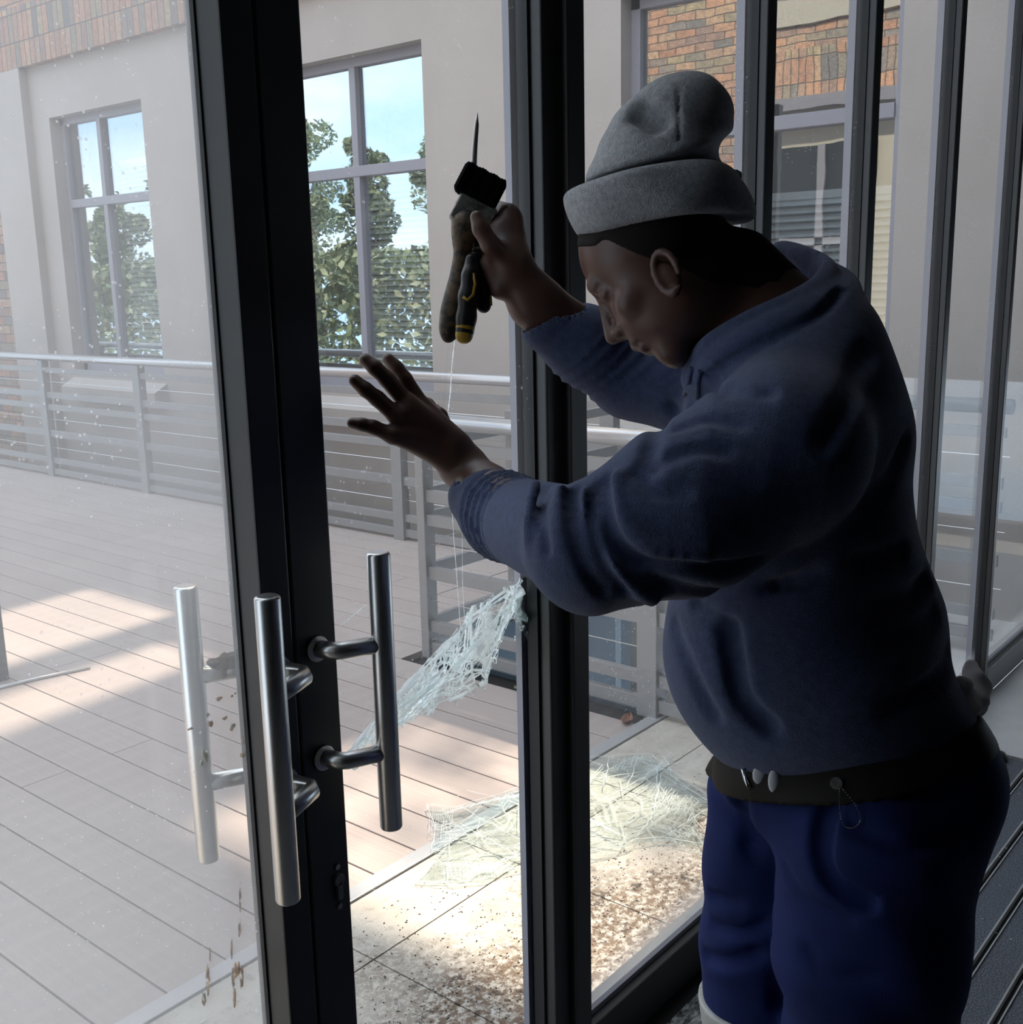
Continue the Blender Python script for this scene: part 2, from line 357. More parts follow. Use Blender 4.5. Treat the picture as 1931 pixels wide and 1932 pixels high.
for wi, (y0, y1) in enumerate(wins):
    w = empty('window_%d' % (wi + 1), (XW + .12, (y0 + y1) / 2, WB), **STR)
    xf = XW + .10; fw = .06; mid = (y0 + y1) / 2 + (.10 if wi == 0 else .02); tz = 2.36
    f = MB(); f.box((xf, y0, WB), (xf + .07, y0 + fw, WT)); f.box((xf, y1 - fw, WB), (xf + .07, y1, WT))
    f.box((xf, y0, WT - fw), (xf + .07, y1, WT)); f.box((xf, y0, WB), (xf + .07, y1, WB + .07))
    f.build('window_frame', M['frame_grey'], w, .003)
    g = MB(); g.box((xf - .005, mid - .03, WB + .07), (xf + .065, mid + .03, WT - fw)); g.build('mullion', M['frame_grey'], w, .003)
    g = MB(); g.box((xf - .01, y0 + fw, tz - .035), (xf + .06, y1 - fw, tz + .035)); g.build('transom', M['frame_grey'], w, .003)
    for a, b in ((y0 + fw, mid - .03), (mid + .03, y1 - fw)):
        for c, d in ((WB + .07, tz - .035), (tz + .035, WT - fw)):
            MB().box((xf + .035, a, c), (xf + .041, b, d)).build('pane', M['winglass'], w)
    s = MB(); i = len(s.v)
    s.v += [(XP - .05, y0 - .03, WB - .13), (XW + .1, y0 - .03, WB), (XP - .05, y1 + .03, WB - .13), (XW + .1, y1 + .03, WB), (XP - .05, y0 - .03, WB - .20), (XW + .1, y0 - .03, WB - .2), (XP - .05, y1 + .03, WB - .2), (XW + .1, y1 + .03, WB - .2)]
    s.f += [(0, 1, 3, 2), (4, 6, 7, 5), (0, 2, 6, 4), (1, 5, 7, 3), (0, 4, 5, 1), (2, 3, 7, 6)]
    s.build('window_sill', M['plaster'], w)
    # the dark room behind each window
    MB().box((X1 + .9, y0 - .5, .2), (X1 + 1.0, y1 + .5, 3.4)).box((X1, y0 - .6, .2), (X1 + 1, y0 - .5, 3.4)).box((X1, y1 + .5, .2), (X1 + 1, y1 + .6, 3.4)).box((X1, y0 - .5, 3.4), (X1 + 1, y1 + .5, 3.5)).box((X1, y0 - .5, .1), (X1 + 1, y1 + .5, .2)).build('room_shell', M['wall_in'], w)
    # venetian blind on the right half (low y side)
    by0, by1, bt = [(y0 + .05, y0 + .72, 2.62), (y0 + .05, y1 - .62, 2.3), (y0 + .05, y1 - .05, 1.95)][wi]
    lab = ['white venetian blind half drawn in the far left window', 'white venetian blind in the window behind the raised tool', 'white venetian blind in the window behind the grey beanie'][wi]
    bl = empty('venetian_blind', (xf + .12, by0, bt), label=lab, cat='blind', group='venetian blinds in the windows opposite')
    sl_ = MB(); z = bt
    while z > WB + .1:
        k = len(sl_.v); sl_.v += [(xf + .085, by0, z), (xf + .125, by0, z + .028), (xf + .125, by1, z + .028), (xf + .085, by1, z)]; sl_.f.append((k, k + 1, k + 2, k + 3))
        k = len(sl_.v); sl_.v += [(xf + .085, by0, z - .002), (xf + .125, by0, z + .026), (xf + .125, by1, z + .026), (xf + .085, by1, z - .002)]; sl_.f.append((k + 3, k + 2, k + 1, k)); z -= .040
    tag(sl_.build('slats', M['white_slats'], bl), kind='stuff')
    MB().box((xf + .10, by0, bt + .03), (xf + .14, by1, bt + .07)).build('head_rail', M['white_slats'], bl)

# ------------------------------------------------------------------ deck, tiles, void
mb = MB(); XG = 1.725
k = -16
while True:
    x0 = XG + k * .1645 + .003; x1 = x0 + .1585
    if x0 > 5.0: break
    ya = 2.085 if x1 < 3.36 else 3.30
    yb = ya
    cuts = [ya] + sorted(random.Random(k).uniform(ya, 12) for _ in range(2)) + [12.6]
    for a, b in zip(cuts[:-1], cuts[1:]):
        if b - a > .05: mb.box((x0, a + .0015, -.03), (x1, b - .0015, 0))
    k += 1
tag(mb.build('deck_boards', M['deck'], bevel=.0015), **STR)
tag(MB().box((-1.2, 2.06, -.20), (3.37, 12.6, -.04)).box((3.37, 3.29, -.20), (5.02, 12.6, -.04)).build('deck_subfloor', M['rubber']), **STR)
mb = MB(); ty = [1.235, 1.803, 2.03]; tx = [-1.0 + .553 * i for i in range(9)]
tx = [x for x in tx if x < 3.3]
xs = [1.615 + .56 * i for i in range(-5, 5)]; xs = [x for x in xs if x < 3.3] + [3.37]
for a, b in zip(xs[:-1], xs[1:]):
    for c, d in zip(ty[:-1], ty[1:]): mb.box((a + .002, c + .002, -.02), (b - .002, d - .002, 0))
tag(mb.build('threshold_tiles', M['tile'], bevel=.001), **STR)
tag(MB().box((-1.2, 1.0, -.25), (3.37, 2.06, -.018)).build('threshold_bed', M['concrete']), **STR)
tag(box('edging_strip', (-1.2, 2.032, -.03), (3.37, 2.083, .006), M['strip'], bevel=.002), label='pale aluminium edging strip between tiles and deck boards', cat='edging strip')
tag(MB().box((3.37, 1.24, -2.4), (3.40, 3.29, -.02)).box((3.37, 3.26, -2.4), (4.80, 3.29, -.02)).box((3.4, 1.24, -2.45), (5.4, 3.26, -2.4)).box((4.9, 3.29, -2.4), (5.0, 12.6, -.2)).build('wall_stairwell', M['void']), **STR)
tag(MB().box((3.95, 1.24, -.25), (5.4, 1.78, -.05)).build('stair_landing', M['white_tile']), **STR)
tag(MB().box((5.0, 3.29, -.9), (5.4, 12.6, -.8)).build('ground', M['concrete']), **STR)

# ------------------------------------------------------------------ balustrades
BARS = [(.908, .953), (.690, .742), (.588, .636), (.352, .408), (.118, .166), (.02, .070)]; CABLES = [.83, .506, .256]
def balustrade(label, A, B, posts, pw=.09, t=.03, hr=True, ext=0, hz=1.04, cables=True):
    A = Vector(A); B = Vector(B); d = (B - A).normalized(); n = Vector((-d.y, d.x, 0)); L = (B - A).length
    r = empty('balustrade', (A.x, A.y, 0), label=label, cat='railing')
    def obox(p, q, half, z0, z1, name, mat, bev=.003):
        m = MB(); a = A + d * p; b = A + d * q
        c = [a - n * half, b - n * half, b + n * half, a + n * half]
        m.v = [(v.x, v.y, z0) for v in c] + [(v.x, v.y, z1) for v in c]
        m.f = [(0, 3, 2, 1), (4, 5, 6, 7), (0, 1, 5, 4), (1, 2, 6, 5), (2, 3, 7, 6), (3, 0, 4, 7)]
        return m.build(name, mat, r, bev)
    for s in posts:
        w = pw if isinstance(pw, float) else pw[posts.index(s)]
        obox(s - w / 2, s + w / 2, .032, 0, hz - .03, 'post', M['rail_paint'])
    st = sorted(set([0] + list(posts) + [L]))
    for a, b in zip(st[:-1], st[1:]):
        if b - a < .12: continue
        for z0, z1 in BARS: obox(a + .02, b - .02, t / 2, z0, z1, 'rail', M['rail_paint'], .002)
        if cables:
            for z in CABLES:
                p = A + d * a; q = A + d * b; MB().tube([(p.x, p.y, z), (q.x, q.y, z)], .0022, 6).build('cable', M['cable'], r)
    if hr:
        p = A - d * ext; q = B + d * ext
        tube('handrail', [(p.x, p.y, hz), (q.x, q.y, hz)], .032, M['rail_top'], r, 20)
    return r
balustrade('long grey balustrade along the outer edge of the deck', (4.84, 1.3, 0), (4.84, 12.4, 0), [.55, 2.02, 3.62, 5.08, 6.47, 7.94, 9.4, 10.9])
balustrade('nearer grey balustrade with glossy handrail beside the stairwell', (3.31, 1.3, 0), (3.31, 3.24, 0), [.79, 1.92], pw=[.085, .045], hz=1.035)
balustrade('grey balustrade running away from the near corner post to the outer edge', (3.34, 3.245, 0), (4.80, 3.245, 0), [.62], pw=.09, hr=False)

# ------------------------------------------------------------------ things on the deck
ps = box('canopy_post', (1.965, 4.46, 0), (2.045, 4.56, 3.0), M['frame_dark'], bevel=.006)
tag(ps, label='dark round-footed canopy post at the left edge of the deck', cat='post')
p0 = on(-30, 1304, 2, .008); p1 = on(170, 1259, 2, .008)
tube('thin_rod', [p0, (p0 + p1) / 2 + np.array([.004, .01, .0]), p1], .0075, M['strip'], n=8, label='thin pale rod lying on the sunlit deck boards', cat='rod')
def blob(name, c, r, mat, seed, flat=.4, **k):
    bm = bmesh.new(); bmesh.ops.create_icosphere(bm, subdivisions=3, radius=1); rr = random.Random(seed)
    ph = [rr.uniform(0, 6) for _ in range(6)]
    for v in bm.verts:
        q = 1 + .25 * sin(3 * v.co.x + ph[0]) * cos(4 * v.co.y + ph[1]) + .15 * sin(7 * v.co.z + ph[2]) + .1 * sin(9 * v.co.x + ph[3])
        v.co = Vector((v.co.x * r * q, v.co.y * r * q, v.co.z * r * flat * q))
    me = bpy.data.meshes.new(name); bm.to_mesh(me); bm.free(); me.materials.append(mat)
    for p in me.polygons: p.use_smooth = True
    o = bpy.data.objects.new(name, me); COL.objects.link(o); o.location = tuple(c); tag(o, **k); return o
M['deadleaf'] = pbr('dry_brown_leaf', (.20, .085, .05), .8)
c = on(1183, 1357, 2, .012)
def curled_leaf(name, c, L, wd, rot, mat, label):
    m = MB(); n = 10
    for i in range(n + 1):
        t = i / n; x = (t - .5) * L; w = wd * sin(pi * t) ** .7 + .0008
        for j, s in enumerate((-1, -.5, 0, .5, 1)):
            z = .012 * s * s + .008 * (2 * t - 1) ** 2 + .003 * sin(9 * t + s)
            m.v.append((c[0] + x * cos(rot) - s * w * sin(rot), c[1] + x * sin(rot) + s * w * cos(rot), z + .002))
    for i in range(n):
        for j in range(4): a = i * 5 + j; m.f.append((a, a + 1, a + 6, a + 5))
    o = m.build(name, mat, smooth=True); mo = o.modifiers.new('thick', 'SOLIDIFY'); mo.thickness = .0012
    tag(o, label=label, cat='leaf'); return o
curled_leaf('dry_leaf', c, .085, .022, .3, M['deadleaf'], 'curled brown dry leaf on the deck by the foot of the near post')
curled_leaf('dry_leaf', on(985, 1304, 2, 0), .06, .010, 2.2, M['leaf'], 'small narrow green leaf on the deck boards beside the dark mullion')
# ------------------------------------------------------------------ litter of crumbs: glass crumbs and soil on the tiles and the boards
def scatter(name, mat, n, regs, s0, s1, zb, label, seed):
    r = np.random.default_rng(seed); V = []; Fc = []
    for i in range(n):
        a = regs[r.integers(len(regs))]; x = r.uniform(a[0], a[1]); y = r.uniform(a[2], a[3]); s = s0 + (s1 - s0) * r.random() ** 3
        th = r.uniform(0, 6.28); el = r.uniform(1, 2.4); k = len(V)
        pts = [(s * el * cos(q) * (1 + .3 * r.random()), s * sin(q)) for q in (0, 1.6, 3.1, 4.7)]
        for (u, v) in pts: V.append((x + u * cos(th) - v * sin(th), y + u * sin(th) + v * cos(th), zb))
        V.append((x, y, zb + s * .9))
        Fc += [(k, k + 1, k + 4), (k + 1, k + 2, k + 4), (k + 2, k + 3, k + 4), (k + 3, k, k + 4), (k + 3, k + 2, k + 1, k)]
    m = MB(); m.v = V; m.f = Fc; o = m.build(name, mat); tag(o, label=label, kind='stuff', cat='debris'); return o
M['soil'] = pbr('dark_soil', (.05, .036, .025), .95)
scatter('soil_crumbs', M['soil'], 3000, [(1.35, 2.3, 1.25, 1.7), (1.5, 3.2, 1.25, 1.6), (1.4, 2.0, 1.25, 1.95), (2.0, 3.0, 1.25, 1.7)], .0004, .0023, .001, 'dark soil and moss crumbs scattered over the tiles by the glass', 3)
scatter('glass_crumbs', M['crack'], 900, [(1.0, 2.4, 1.3, 3.2), (1.3, 3.1, 1.3, 2.4), (1.0, 1.9, 1.9, 3.0)], .0005, .0028, .001, 'tiny white glass crumbs sprinkled over deck boards and tiles', 5)
scatter('leaf_fragments', M['deadleaf'], 1300, [(1.9, 3.2, 1.25, 1.62), (1.6, 3.3, 1.3, 1.9)], .0005, .0026, .001, 'brown crushed leaf fragments on the tiles', 8)

# ------------------------------------------------------------------ fallen shattered glass
def poly_sheet(name, pix, zb, amp, mat, seed, cracks=None, thick=.006, **k):
    P = [on(x, y, 2, zb) for x, y in pix]
    bm = bmesh.new(); vs = [bm.verts.new(p) for p in P]; f = bm.faces.new(vs)
    bmesh.ops.triangulate(bm, faces=[f])
    for _ in range(3): bmesh.ops.subdivide_edges(bm, edges=bm.edges[:], cuts=1, use_grid_fill=True)
    rr = random.Random(seed); a, b = rr.uniform(0, 6), rr.uniform(0, 6)
    zf = lambda x, y: amp * (1 + sin(5.3 * x + a) * cos(6.1 * y + b)) * .5 + amp * .25 * (1 + sin(17 * x + b) * sin(13 * y + a))
    for v in bm.verts: v.co.z += zf(v.co.x, v.co.y)
    me = bpy.data.meshes.new(name); bm.to_mesh(me); bm.free(); me.materials.append(mat)
    o = bpy.data.objects.new(name, me); COL.objects.link(o); m = o.modifiers.new('thick', 'SOLIDIFY'); m.thickness = thick; m.offset = 1
    tag(o, **k)
    cr = MB(); rr = random.Random(seed * 7)
    def line(p, q, w, jit=.004, n=10):
        p = on(*p, 2, zb); q = on(*q, 2, zb); d = Vector(q - p); L = d.length; nn = Vector((-d.y, d.x, 0)).normalized(); i0 = len(cr.v)
        for i in range(n + 1):
            t = i / n; c = Vector(p) + d * t + nn * (rr.uniform(-jit, jit) if 0 < i < n else 0); c.z = zb + zf(c.x, c.y) + thick + .0012; ww = w * rr.uniform(.25, 1.3)
            cr.v += [tuple(c - nn * ww), tuple(c + nn * ww)]
        for i in range(n): j = i0 + 2 * i; cr.f.append((j, j + 1, j + 3, j + 2))
    def star(c, n, l0, l1, w):
        for i in range(n):
            a_ = rr.uniform(0, 2 * pi); l = rr.uniform(l0, l1); line(c, (c[0] + l * cos(a_), c[1] + l * .55 * sin(a_)), w * rr.uniform(.4, 1), .003, 6)
    def hatch(p, q, v, n, w):
        for i in range(n):
            t = (i + rr.uniform(-.4, .4)) / n; c = (p[0] + (q[0] - p[0]) * t, p[1] + (q[1] - p[1]) * t); f0 = rr.uniform(0, .25); f1 = rr.uniform(.6, 1.05)
            line((c[0] + v[0] * f0, c[1] + v[1] * f0), (c[0] + v[0] * f1, c[1] + v[1] * f1), w * rr.uniform(.3, 1), .003, 7)
    edge_ = list(zip(pix, pix[1:] + pix[:1]))
    for p, q in edge_: line(p, q, .0016, .0015, 6)
    cracks(line, star, hatch)
    tag(cr.build('crack_lines', M['crack'], o), kind='stuff')
    return o
def cracks_a(line, star, hatch):
    star((1240, 1458), 46, 10, 62, .0016); star((1262, 1450), 20, 8, 40, .0014)
    for p, q in [((1240, 1458), (1115, 1530)), ((1255, 1462), (1340, 1520)), ((1240, 1460), (1112, 1480)), ((1250, 1465), (1235, 1540)), ((1235, 1540), (1200, 1590)), ((1250, 1470), (1335, 1512)), ((1345, 1530), (1245, 1590)), ((1235, 1540), (1112, 1590)), ((1115, 1555), (1240, 1530)), ((1150, 1440), (1140, 1490)), ((992, 1530), (880, 1500)), ((830, 1600), (992, 1530)), ((870, 1530), (990, 1600)), ((812, 1580), (905, 1565)), ((905, 1560), (900, 1590)), ((870, 1560), (992, 1640)), ((1180, 1500), (1205, 1440))]: line(p, q, .0016)
    hatch((1115, 1560), (1195, 1600), (-60, -34), 26, .0010); hatch((1115, 1575), (1185, 1602), (-45, 8), 16, .0012); hatch((1215, 1520), (1300, 1570), (28, -52), 30, .0010); hatch((1240, 1560), (1330, 1570), (26, 30), 22, .0008)
    hatch((828, 1545), (985, 1512), (45, -16), 40, .0015); hatch((815, 1528), (860, 1530), (-6, 60), 12, .0010); hatch((812, 1535), (812, 1600), (60, -6), 12, .0010); hatch((1150, 1470), (1230, 1450), (14, -26), 24, .0009); hatch((860, 1580), (990, 1560), (-30, 30), 16, .0008)
def cracks_b(line, star, hatch):
    hatch((850, 1622), (985, 1640), (-34, 20), 40, .0011); hatch((830, 1630), (905, 1632), (4, 34), 20, .0009); hatch((825, 1635), (825, 1662), (80, 4), 8, .0009); hatch((860, 1668), (995, 1620), (30, -20), 26, .0013); star((930, 1645), 14, 8, 40, .001)
poly_sheet('shattered_glass_sheet', [(806, 1524), (862, 1530), (935, 1510), (992, 1488), (1050, 1462), (1110, 1440), (1165, 1436), (1225, 1432), (1258, 1455), (1300, 1480), (1352, 1518), (1338, 1530), (1310, 1552), (1352, 1610), (1270, 1592), (1248, 1588), (1200, 1594), (1184, 1604), (1112, 1622), (1060, 1612), (1010, 1600), (960, 1612), (905, 1600), (850, 1618), (815, 1612), (822, 1565)],
           .008, .016, M['shatter'], 2, cracks_a, label='large crazed sheet of laminated glass lying over the edging strip', cat='broken glass')
poly_sheet('shattered_glass_sheet', [(825, 1622), (905, 1612), (1000, 1606), (1000, 1640), (948, 1652), (920, 1664), (860, 1672), (782, 1668), (812, 1640)],
           .005, .008, M['shatter'], 4, cracks_b, label='smaller torn piece of crazed glass on the tiles, nearest the door', cat='broken glass')

# ------------------------------------------------------------------ glazed screen between room and deck
YI, YO, YG = 1.16, 1.23, 1.20; ZT = 3.0
def rail_box(n, a, b, p, bev=.003): return MB().box(a, b).build(n, M['frame_dark'], p, bev)
d1 = empty('door_1', (.55, YG, 0), **STR)
box('stile', (.874, YI, .02), (.9235, YO, ZT), M['frame_dark'], d1, .003); box('stile', (-.10, YI, .02), (-.04, YO, ZT), M['frame_dark'], d1, .003)
box('bottom_rail', (-.04, YI, .02), (.874, YO, .11), M['frame_dark'], d1, .003); box('top_rail', (-.04, YI, 2.94), (.874, YO, ZT), M['frame_dark'], d1, .003)
box('gasket', (.871, YO - .024, .11), (.875, YO - .016, 2.94), M['rubber'], d1)
MB().box((-.04, YO - .016, .11), (.872, YO - .010, 2.94)).build('pane', M['glass_left'], d1)
d2 = empty('door_2', (1.2, YG, 0), **STR)
box('stile', (.9265, YI, .02), (1.0, YO, ZT), M['frame_dark'], d2, .003)
box('stile', (1.507, YI + .005, .02), (1.552, YO, ZT), M['frame_dark'], d2, .003)
box('bottom_rail', (1.0, YI, .02), (1.507, YO, .06), M['frame_dark'], d2, .003)
box('top_rail', (1.0, YI, 2.94), (1.507, YO, ZT), M['frame_dark'], d2, .003)
box('gasket', (1.500, YG - .012, .06), (1.507, YG + .012, 2.94), M['rubber'], d2)
box('glazing_bead', (1.490, YO - .012, .06), (1.507, YO + .002, 2.94), M['frame_grey'], d2)
# what is left of the pane, cut off along a sagging crazed edge
edge = [(560, 1530), (650, 1432), (700, 1372), (748, 1318), (800, 1262), (850, 1212), (893, 1150), (940, 1118), (985, 1090), (1010, 1080)]
pl = [on(x, y, 1, YG) for x, y in edge]
pl = [p for p in pl]
pl[0][0] = 1.0; pl[-1][0] = 1.5
m = MB(); i = 0
for p in pl: m.v += [(min(p[0], 1.5), YG - .003, p[2]), (min(p[0], 1.5), YG - .003, 2.94), (min(p[0], 1.5), YG + .003, p[2]), (min(p[0], 1.5), YG + .003, 2.94)]
for k in range(len(pl) - 1):
    a = 4 * k; b = a + 4; m.f += [(a, b, b + 1, a + 1), (a + 2, a + 3, b + 3, b + 2), (a, a + 2, b + 2, b)]
tag(m.build('pane', M['glass_right'], d2), label='clear glass left above the break')
# hanging crazed band
def band(name, top, bot, n, w, yoff, seed, parent, mat):
    rr = random.Random(seed); m = MB()
    T = [Vector(on(x, y, 1, YG + .004)) for x, y in top]; B = [Vector(on(x, y, 1, YG + yoff)) for x, y in bot]
    def lerp(P, t):
        s = t * (len(P) - 1); i = min(int(s), len(P) - 2); return P[i].lerp(P[i + 1], s - i)
    for i in range(n + 1):
        for j in range(w + 1):
            t = i / n; u = j / w; p = lerp(T, t).lerp(lerp(B, t), u)
            p.y += .018 * sin(9 * t + 5 * u + seed) * u + .006 * sin(31 * t + 13 * u); p.z += .004 * sin(40 * t + seed) * u
            if j == w: p.z += rr.uniform(-.012, .012)
            m.v.append(tuple(p))
    for i in range(n):
        for j in range(w): a = i * (w + 1) + j; m.f.append((a, a + 1, a + w + 2, a + w + 1))
    o = m.build(name, mat, parent, smooth=True); s = o.modifiers.new('thick', 'SOLIDIFY'); s.thickness = .005; return o
hang = band('shattered_band', [(652, 1428), (748, 1312), (800, 1256), (850, 1205), (893, 1145), (935, 1118), (982, 1092)],
     [(662, 1445), (760, 1372), (850, 1322), (880, 1300), (918, 1262), (952, 1190), (978, 1150)], 70, 10, .05, 1, d2, M['shatter_hang'])
T_ = [(652, 1426), (700, 1362), (748, 1308), (800, 1252), (850, 1201), (893, 1142), (935, 1115), (980, 1090)]
B_ = [(664, 1445), (715, 1408), (762, 1370), (815, 1340), (862, 1312), (895, 1270), (925, 1230), (962, 1165)]
def bandpt(t, u, lift):
    q = t * 7; i = min(int(q), 6); f_ = q - i; a = [T_[i][k] * (1 - f_) + T_[i + 1][k] * f_ for k in (0, 1)]; b = [B_[i][k] * (1 - f_) + B_[i + 1][k] * f_ for k in (0, 1)]
    return Vector(on(a[0] * (1 - u) + b[0] * u, a[1] * (1 - u) + b[1] * u, 1, YG - .008 + (.03 * u + .006 * sin(23 * t)) - lift))
st_ = MB(); rs = random.Random(21)
def streak(t0, t1, u0, u1, w, n=14, jit=.02, dash=False):
    pts = [bandpt(t0 + (t1 - t0) * i / n, min(1, max(0, u0 + (u1 - u0) * i / n + rs.uniform(-jit, jit))), rs.uniform(0, .003)) for i in range(n + 1)]; k0 = len(st_.v)
    for i, p in enumerate(pts):
        d = (pts[min(i + 1, n)] - pts[max(i - 1, 0)]).normalized(); nn = Vector((d.z, 0, -d.x)); ww = w * (rs.uniform(.1, 1.6) if dash else rs.uniform(.5, 1.2))
        st_.v += [tuple(p - nn * ww), tuple(p + nn * ww)]
    for i in range(n): j = k0 + 2 * i; st_.f.append((j, j + 1, j + 3, j + 2))
for k in range(4): streak(0, rs.uniform(.55, .95), .05 + .18 * k, .02 + .12 * k, .0022, 34, .015, True)
for k in range(70):
    t0 = rs.uniform(.1, .85); u = rs.random(); streak(t0, min(1, t0 + rs.uniform(.06, .3)), u, u + rs.uniform(-.15, .15), rs.uniform(.0004, .0013), 9, .02, True)
for k in range(90):
    t0 = rs.uniform(.35, .98); u = rs.uniform(0, .9); streak(t0, t0 - rs.uniform(-.03, .04), u, min(1, u + rs.uniform(.08, .3)), rs.uniform(.0003, .0008), 4, .01)
o = tag(st_.build('crack_streaks', M['crack'], d2), kind='stuff')
hang['label'] = 'white green crazed glass hanging from the pane'
hang2 = band('shattered_tongue', [(972, 1135), (985, 1130)], [(992, 1240), (1008, 1236)], 6, 14, .03, 3, d2, M['shatter_hang'])
hang2['label'] = 'narrow green tongue of crazed glass'
def crack(pts, r=.0012, y=YG - .006, name='crack', mat='crack'):
    P = [Vector(on(a, b, 1, y)) for a, b in pts]; m = MB(); N = 12; Q = []
    for i in range(len(P) - 1): Q += [P[i].lerp(P[i + 1], k / N) for k in range(N)]
    Q.append(P[-1]); rr = random.Random(len(pts))
    for i, p in enumerate(Q):
        d = (Q[min(i + 1, len(Q) - 1)] - Q[max(i - 1, 0)]).normalized(); n = Vector((d.z, 0, -d.x)); w = r * rr.uniform(.5, 1.35)
        for u in (-w, w): m.v.append(tuple(p + n * u))
    for i in range(len(Q) - 1): m.f.append((2 * i, 2 * i + 1, 2 * i + 3, 2 * i + 2))
    m.build(name, M[mat], d2)
crack([(982, 1090), (962, 1145), (938, 1205), (914, 1268)], .0024)
crack([(960, 1120), (915, 1150), (862, 1200), (800, 1262), (748, 1320), (700, 1375), (655, 1422)], .0028)
crack([(930, 1190), (870, 1245), (800, 1310), (752, 1358)], .0016)
crack([(858, 640), (853, 690), (850, 740), (846, 775)], .0014)
crack([(846, 775), (851, 850), (852, 930), (856, 1010), (862, 1085), (868, 1170), (872, 1215)], .0007)
crack([(642, 1180), (668, 1160), (692, 1140)], .0008)
crack([(872, 930), (873, 1100), (878, 1190)], .0005)

# door furniture
def pull(parent, root, elbow, bar, zc, out=1):
    h = empty('handle', (0, 0, 0)); h.parent = parent
    for c in (h,): c.location = (bar[0] - parent.location.x, bar[1] - parent.location.y, 1.0)
    def fixup(m, n, mat):
        o = MB(); o.v, o.f = m.v, m.f; me = o.build(n, mat, h, smooth='auto', bevel=0); return me
    b = MB(); z0, z1 = zc - .209, zc + .209; rb = .0165
    b.tube([(bar[0], bar[1], z) for z in (z0, z0 + .0015, z0 + .004, z1 - .004, z1 - .0015, z1)], [rb - .004, rb - .0012, rb, rb, rb - .0012, rb - .004], 40); fixup(b, 'bar', M['steel'])
    for dz in (-.081, .083):
        z = zc + dz - .008; s = MB()
        e = Vector((*elbow, z)); rt = Vector((*root, z)); br = Vector((*bar, z))
        s.tube([rt, e - (e - rt).normalized() * .006, e + (br - e).normalized() * .006, br], .0125, 24); fixup(s, 'standoff', M['steel'])
        dy = 1 if elbow[1] > root[1] else -1
        r_ = MB(); r_.tube([rt + Vector((0, dy * .0, 0)), rt + Vector((0, dy * .006, 0)), rt + Vector((0, dy * .007, 0))], [.0185, .0185, .017], 28); fixup(r_, 'rose', M['steel'])
    return h
hL = pull(d1, (.893, YI), (.900, 1.108), (.822, 1.078), 1.015); hL['label'] = 'brushed steel pull bar on the room side'
hO = pull(d1, (.910, YO), (.930, 1.264), (.853, 1.300), .985); hO['label'] = 'brushed steel pull bar outside behind dusty glass'
hR = pull(d2, (.962, YI), (.970, 1.125), (1.032, 1.098), 1.025); hR['label'] = 'darker steel pull bar on the room side'
hX = pull(d2, (.962, YO), (.965, 1.275), (1.000, 1.300), .985)
for hh in (hL, hO, hR, hX):
    for c in hh.children: pass
lk = empty('lock', (0, 0, 0)); lk.parent = d2; lc = on(638, 1672, 1, YI); lk.location = Vector(lc) - d2.location
m = MB(); m.tube([(lc[0], YI + .001, lc[2] + .012), (lc[0], YI - .006, lc[2] + .012)], .0095, 24); m.box((lc[0] - .005, YI - .006, lc[2] - .020), (lc[0] + .005, YI, lc[2] + .008)); m.build('cylinder', M['lock'], lk, .001)
for dz in (.032, -.032):
    m = MB(); m.tube([(lc[0], YI + .001, lc[2] + dz), (lc[0], YI - .003, lc[2] + dz)], .0045, 14); m.build('screw', M['blade'], lk)

# splashes dried on the outside of the left pane
def smear(px, py, w, h, seed, mat, ang=0):
    c = on(px, py, 1, YO - .008); m = MB(); rr = random.Random(seed); n = 14; w *= 1.5 if mat is M['dropping'] else 1
    k = .00066
    for i in range(n):
        a = 2 * pi * i / n; q = rr.uniform(.55, 1.15); u = cos(a) * w * k * q; v = sin(a) * h * k * q
        for y in (YO - .009, YO - .0078): m.v.append((c[0] + u * cos(ang) - v * sin(ang), y, c[2] + u * sin(ang) + v * cos(ang)))
    m.f.append(tuple(2 * i for i in range(n))); m.f.append(tuple(2 * i + 1 for i in range(n))[::-1])
    for i in range(n): a = 2 * i; b = 2 * ((i + 1) % n); m.f.append((a, a + 1, b + 1, b))
    return m.build('dried_splash', mat, d1)
for s, q in enumerate([(413, 1318, 6, 5), (424, 1355, 5, 4), (438, 1371, 5, 11), (437, 1313, 3, 3), (398, 1365, 5, 9), (392, 1349, 3, 4), (461, 1395, 4, 14), (456, 1425, 5, 7), (444, 1308, 2, 3), (359, 1375, 6, 3)]):
    smear(*q, s, M['dropping'])
smear(386, 1425, 6, 18, 77, M['dropping_pale'], .3); smear(380, 1440, 5, 7, 78, M['dropping_pale'])
for s, q in enumerate([(453, 1690, 2, 34), (452, 1750, 3, 24), (437, 1790, 2, 22), (447, 1830, 6, 22), (440, 1850, 3, 24), (456, 1845, 3, 28), (442, 1885, 3, 24), (392, 1850, 4, 38), (384, 1885, 4, 18), (396, 1800, 2, 18), (440, 1832, 4, 9)]):
    smear(*q, 30 + s, M['dropping'], -.08)
# mud nest on the outer standoff
for q_, (dx, dz, rr_) in enumerate([(0, 0, .015), (.012, .004, .013), (-.010, .003, .010), (.020, -.004, .012)]):
    o = blob('mud_clump', (0, 0, 0), rr_, M['soil'], 9 + q_, .9); o.parent = d1; o.location = Vector((.893 + dx, 1.283 - dx * .5, 1.070 + dz)) - d1.location
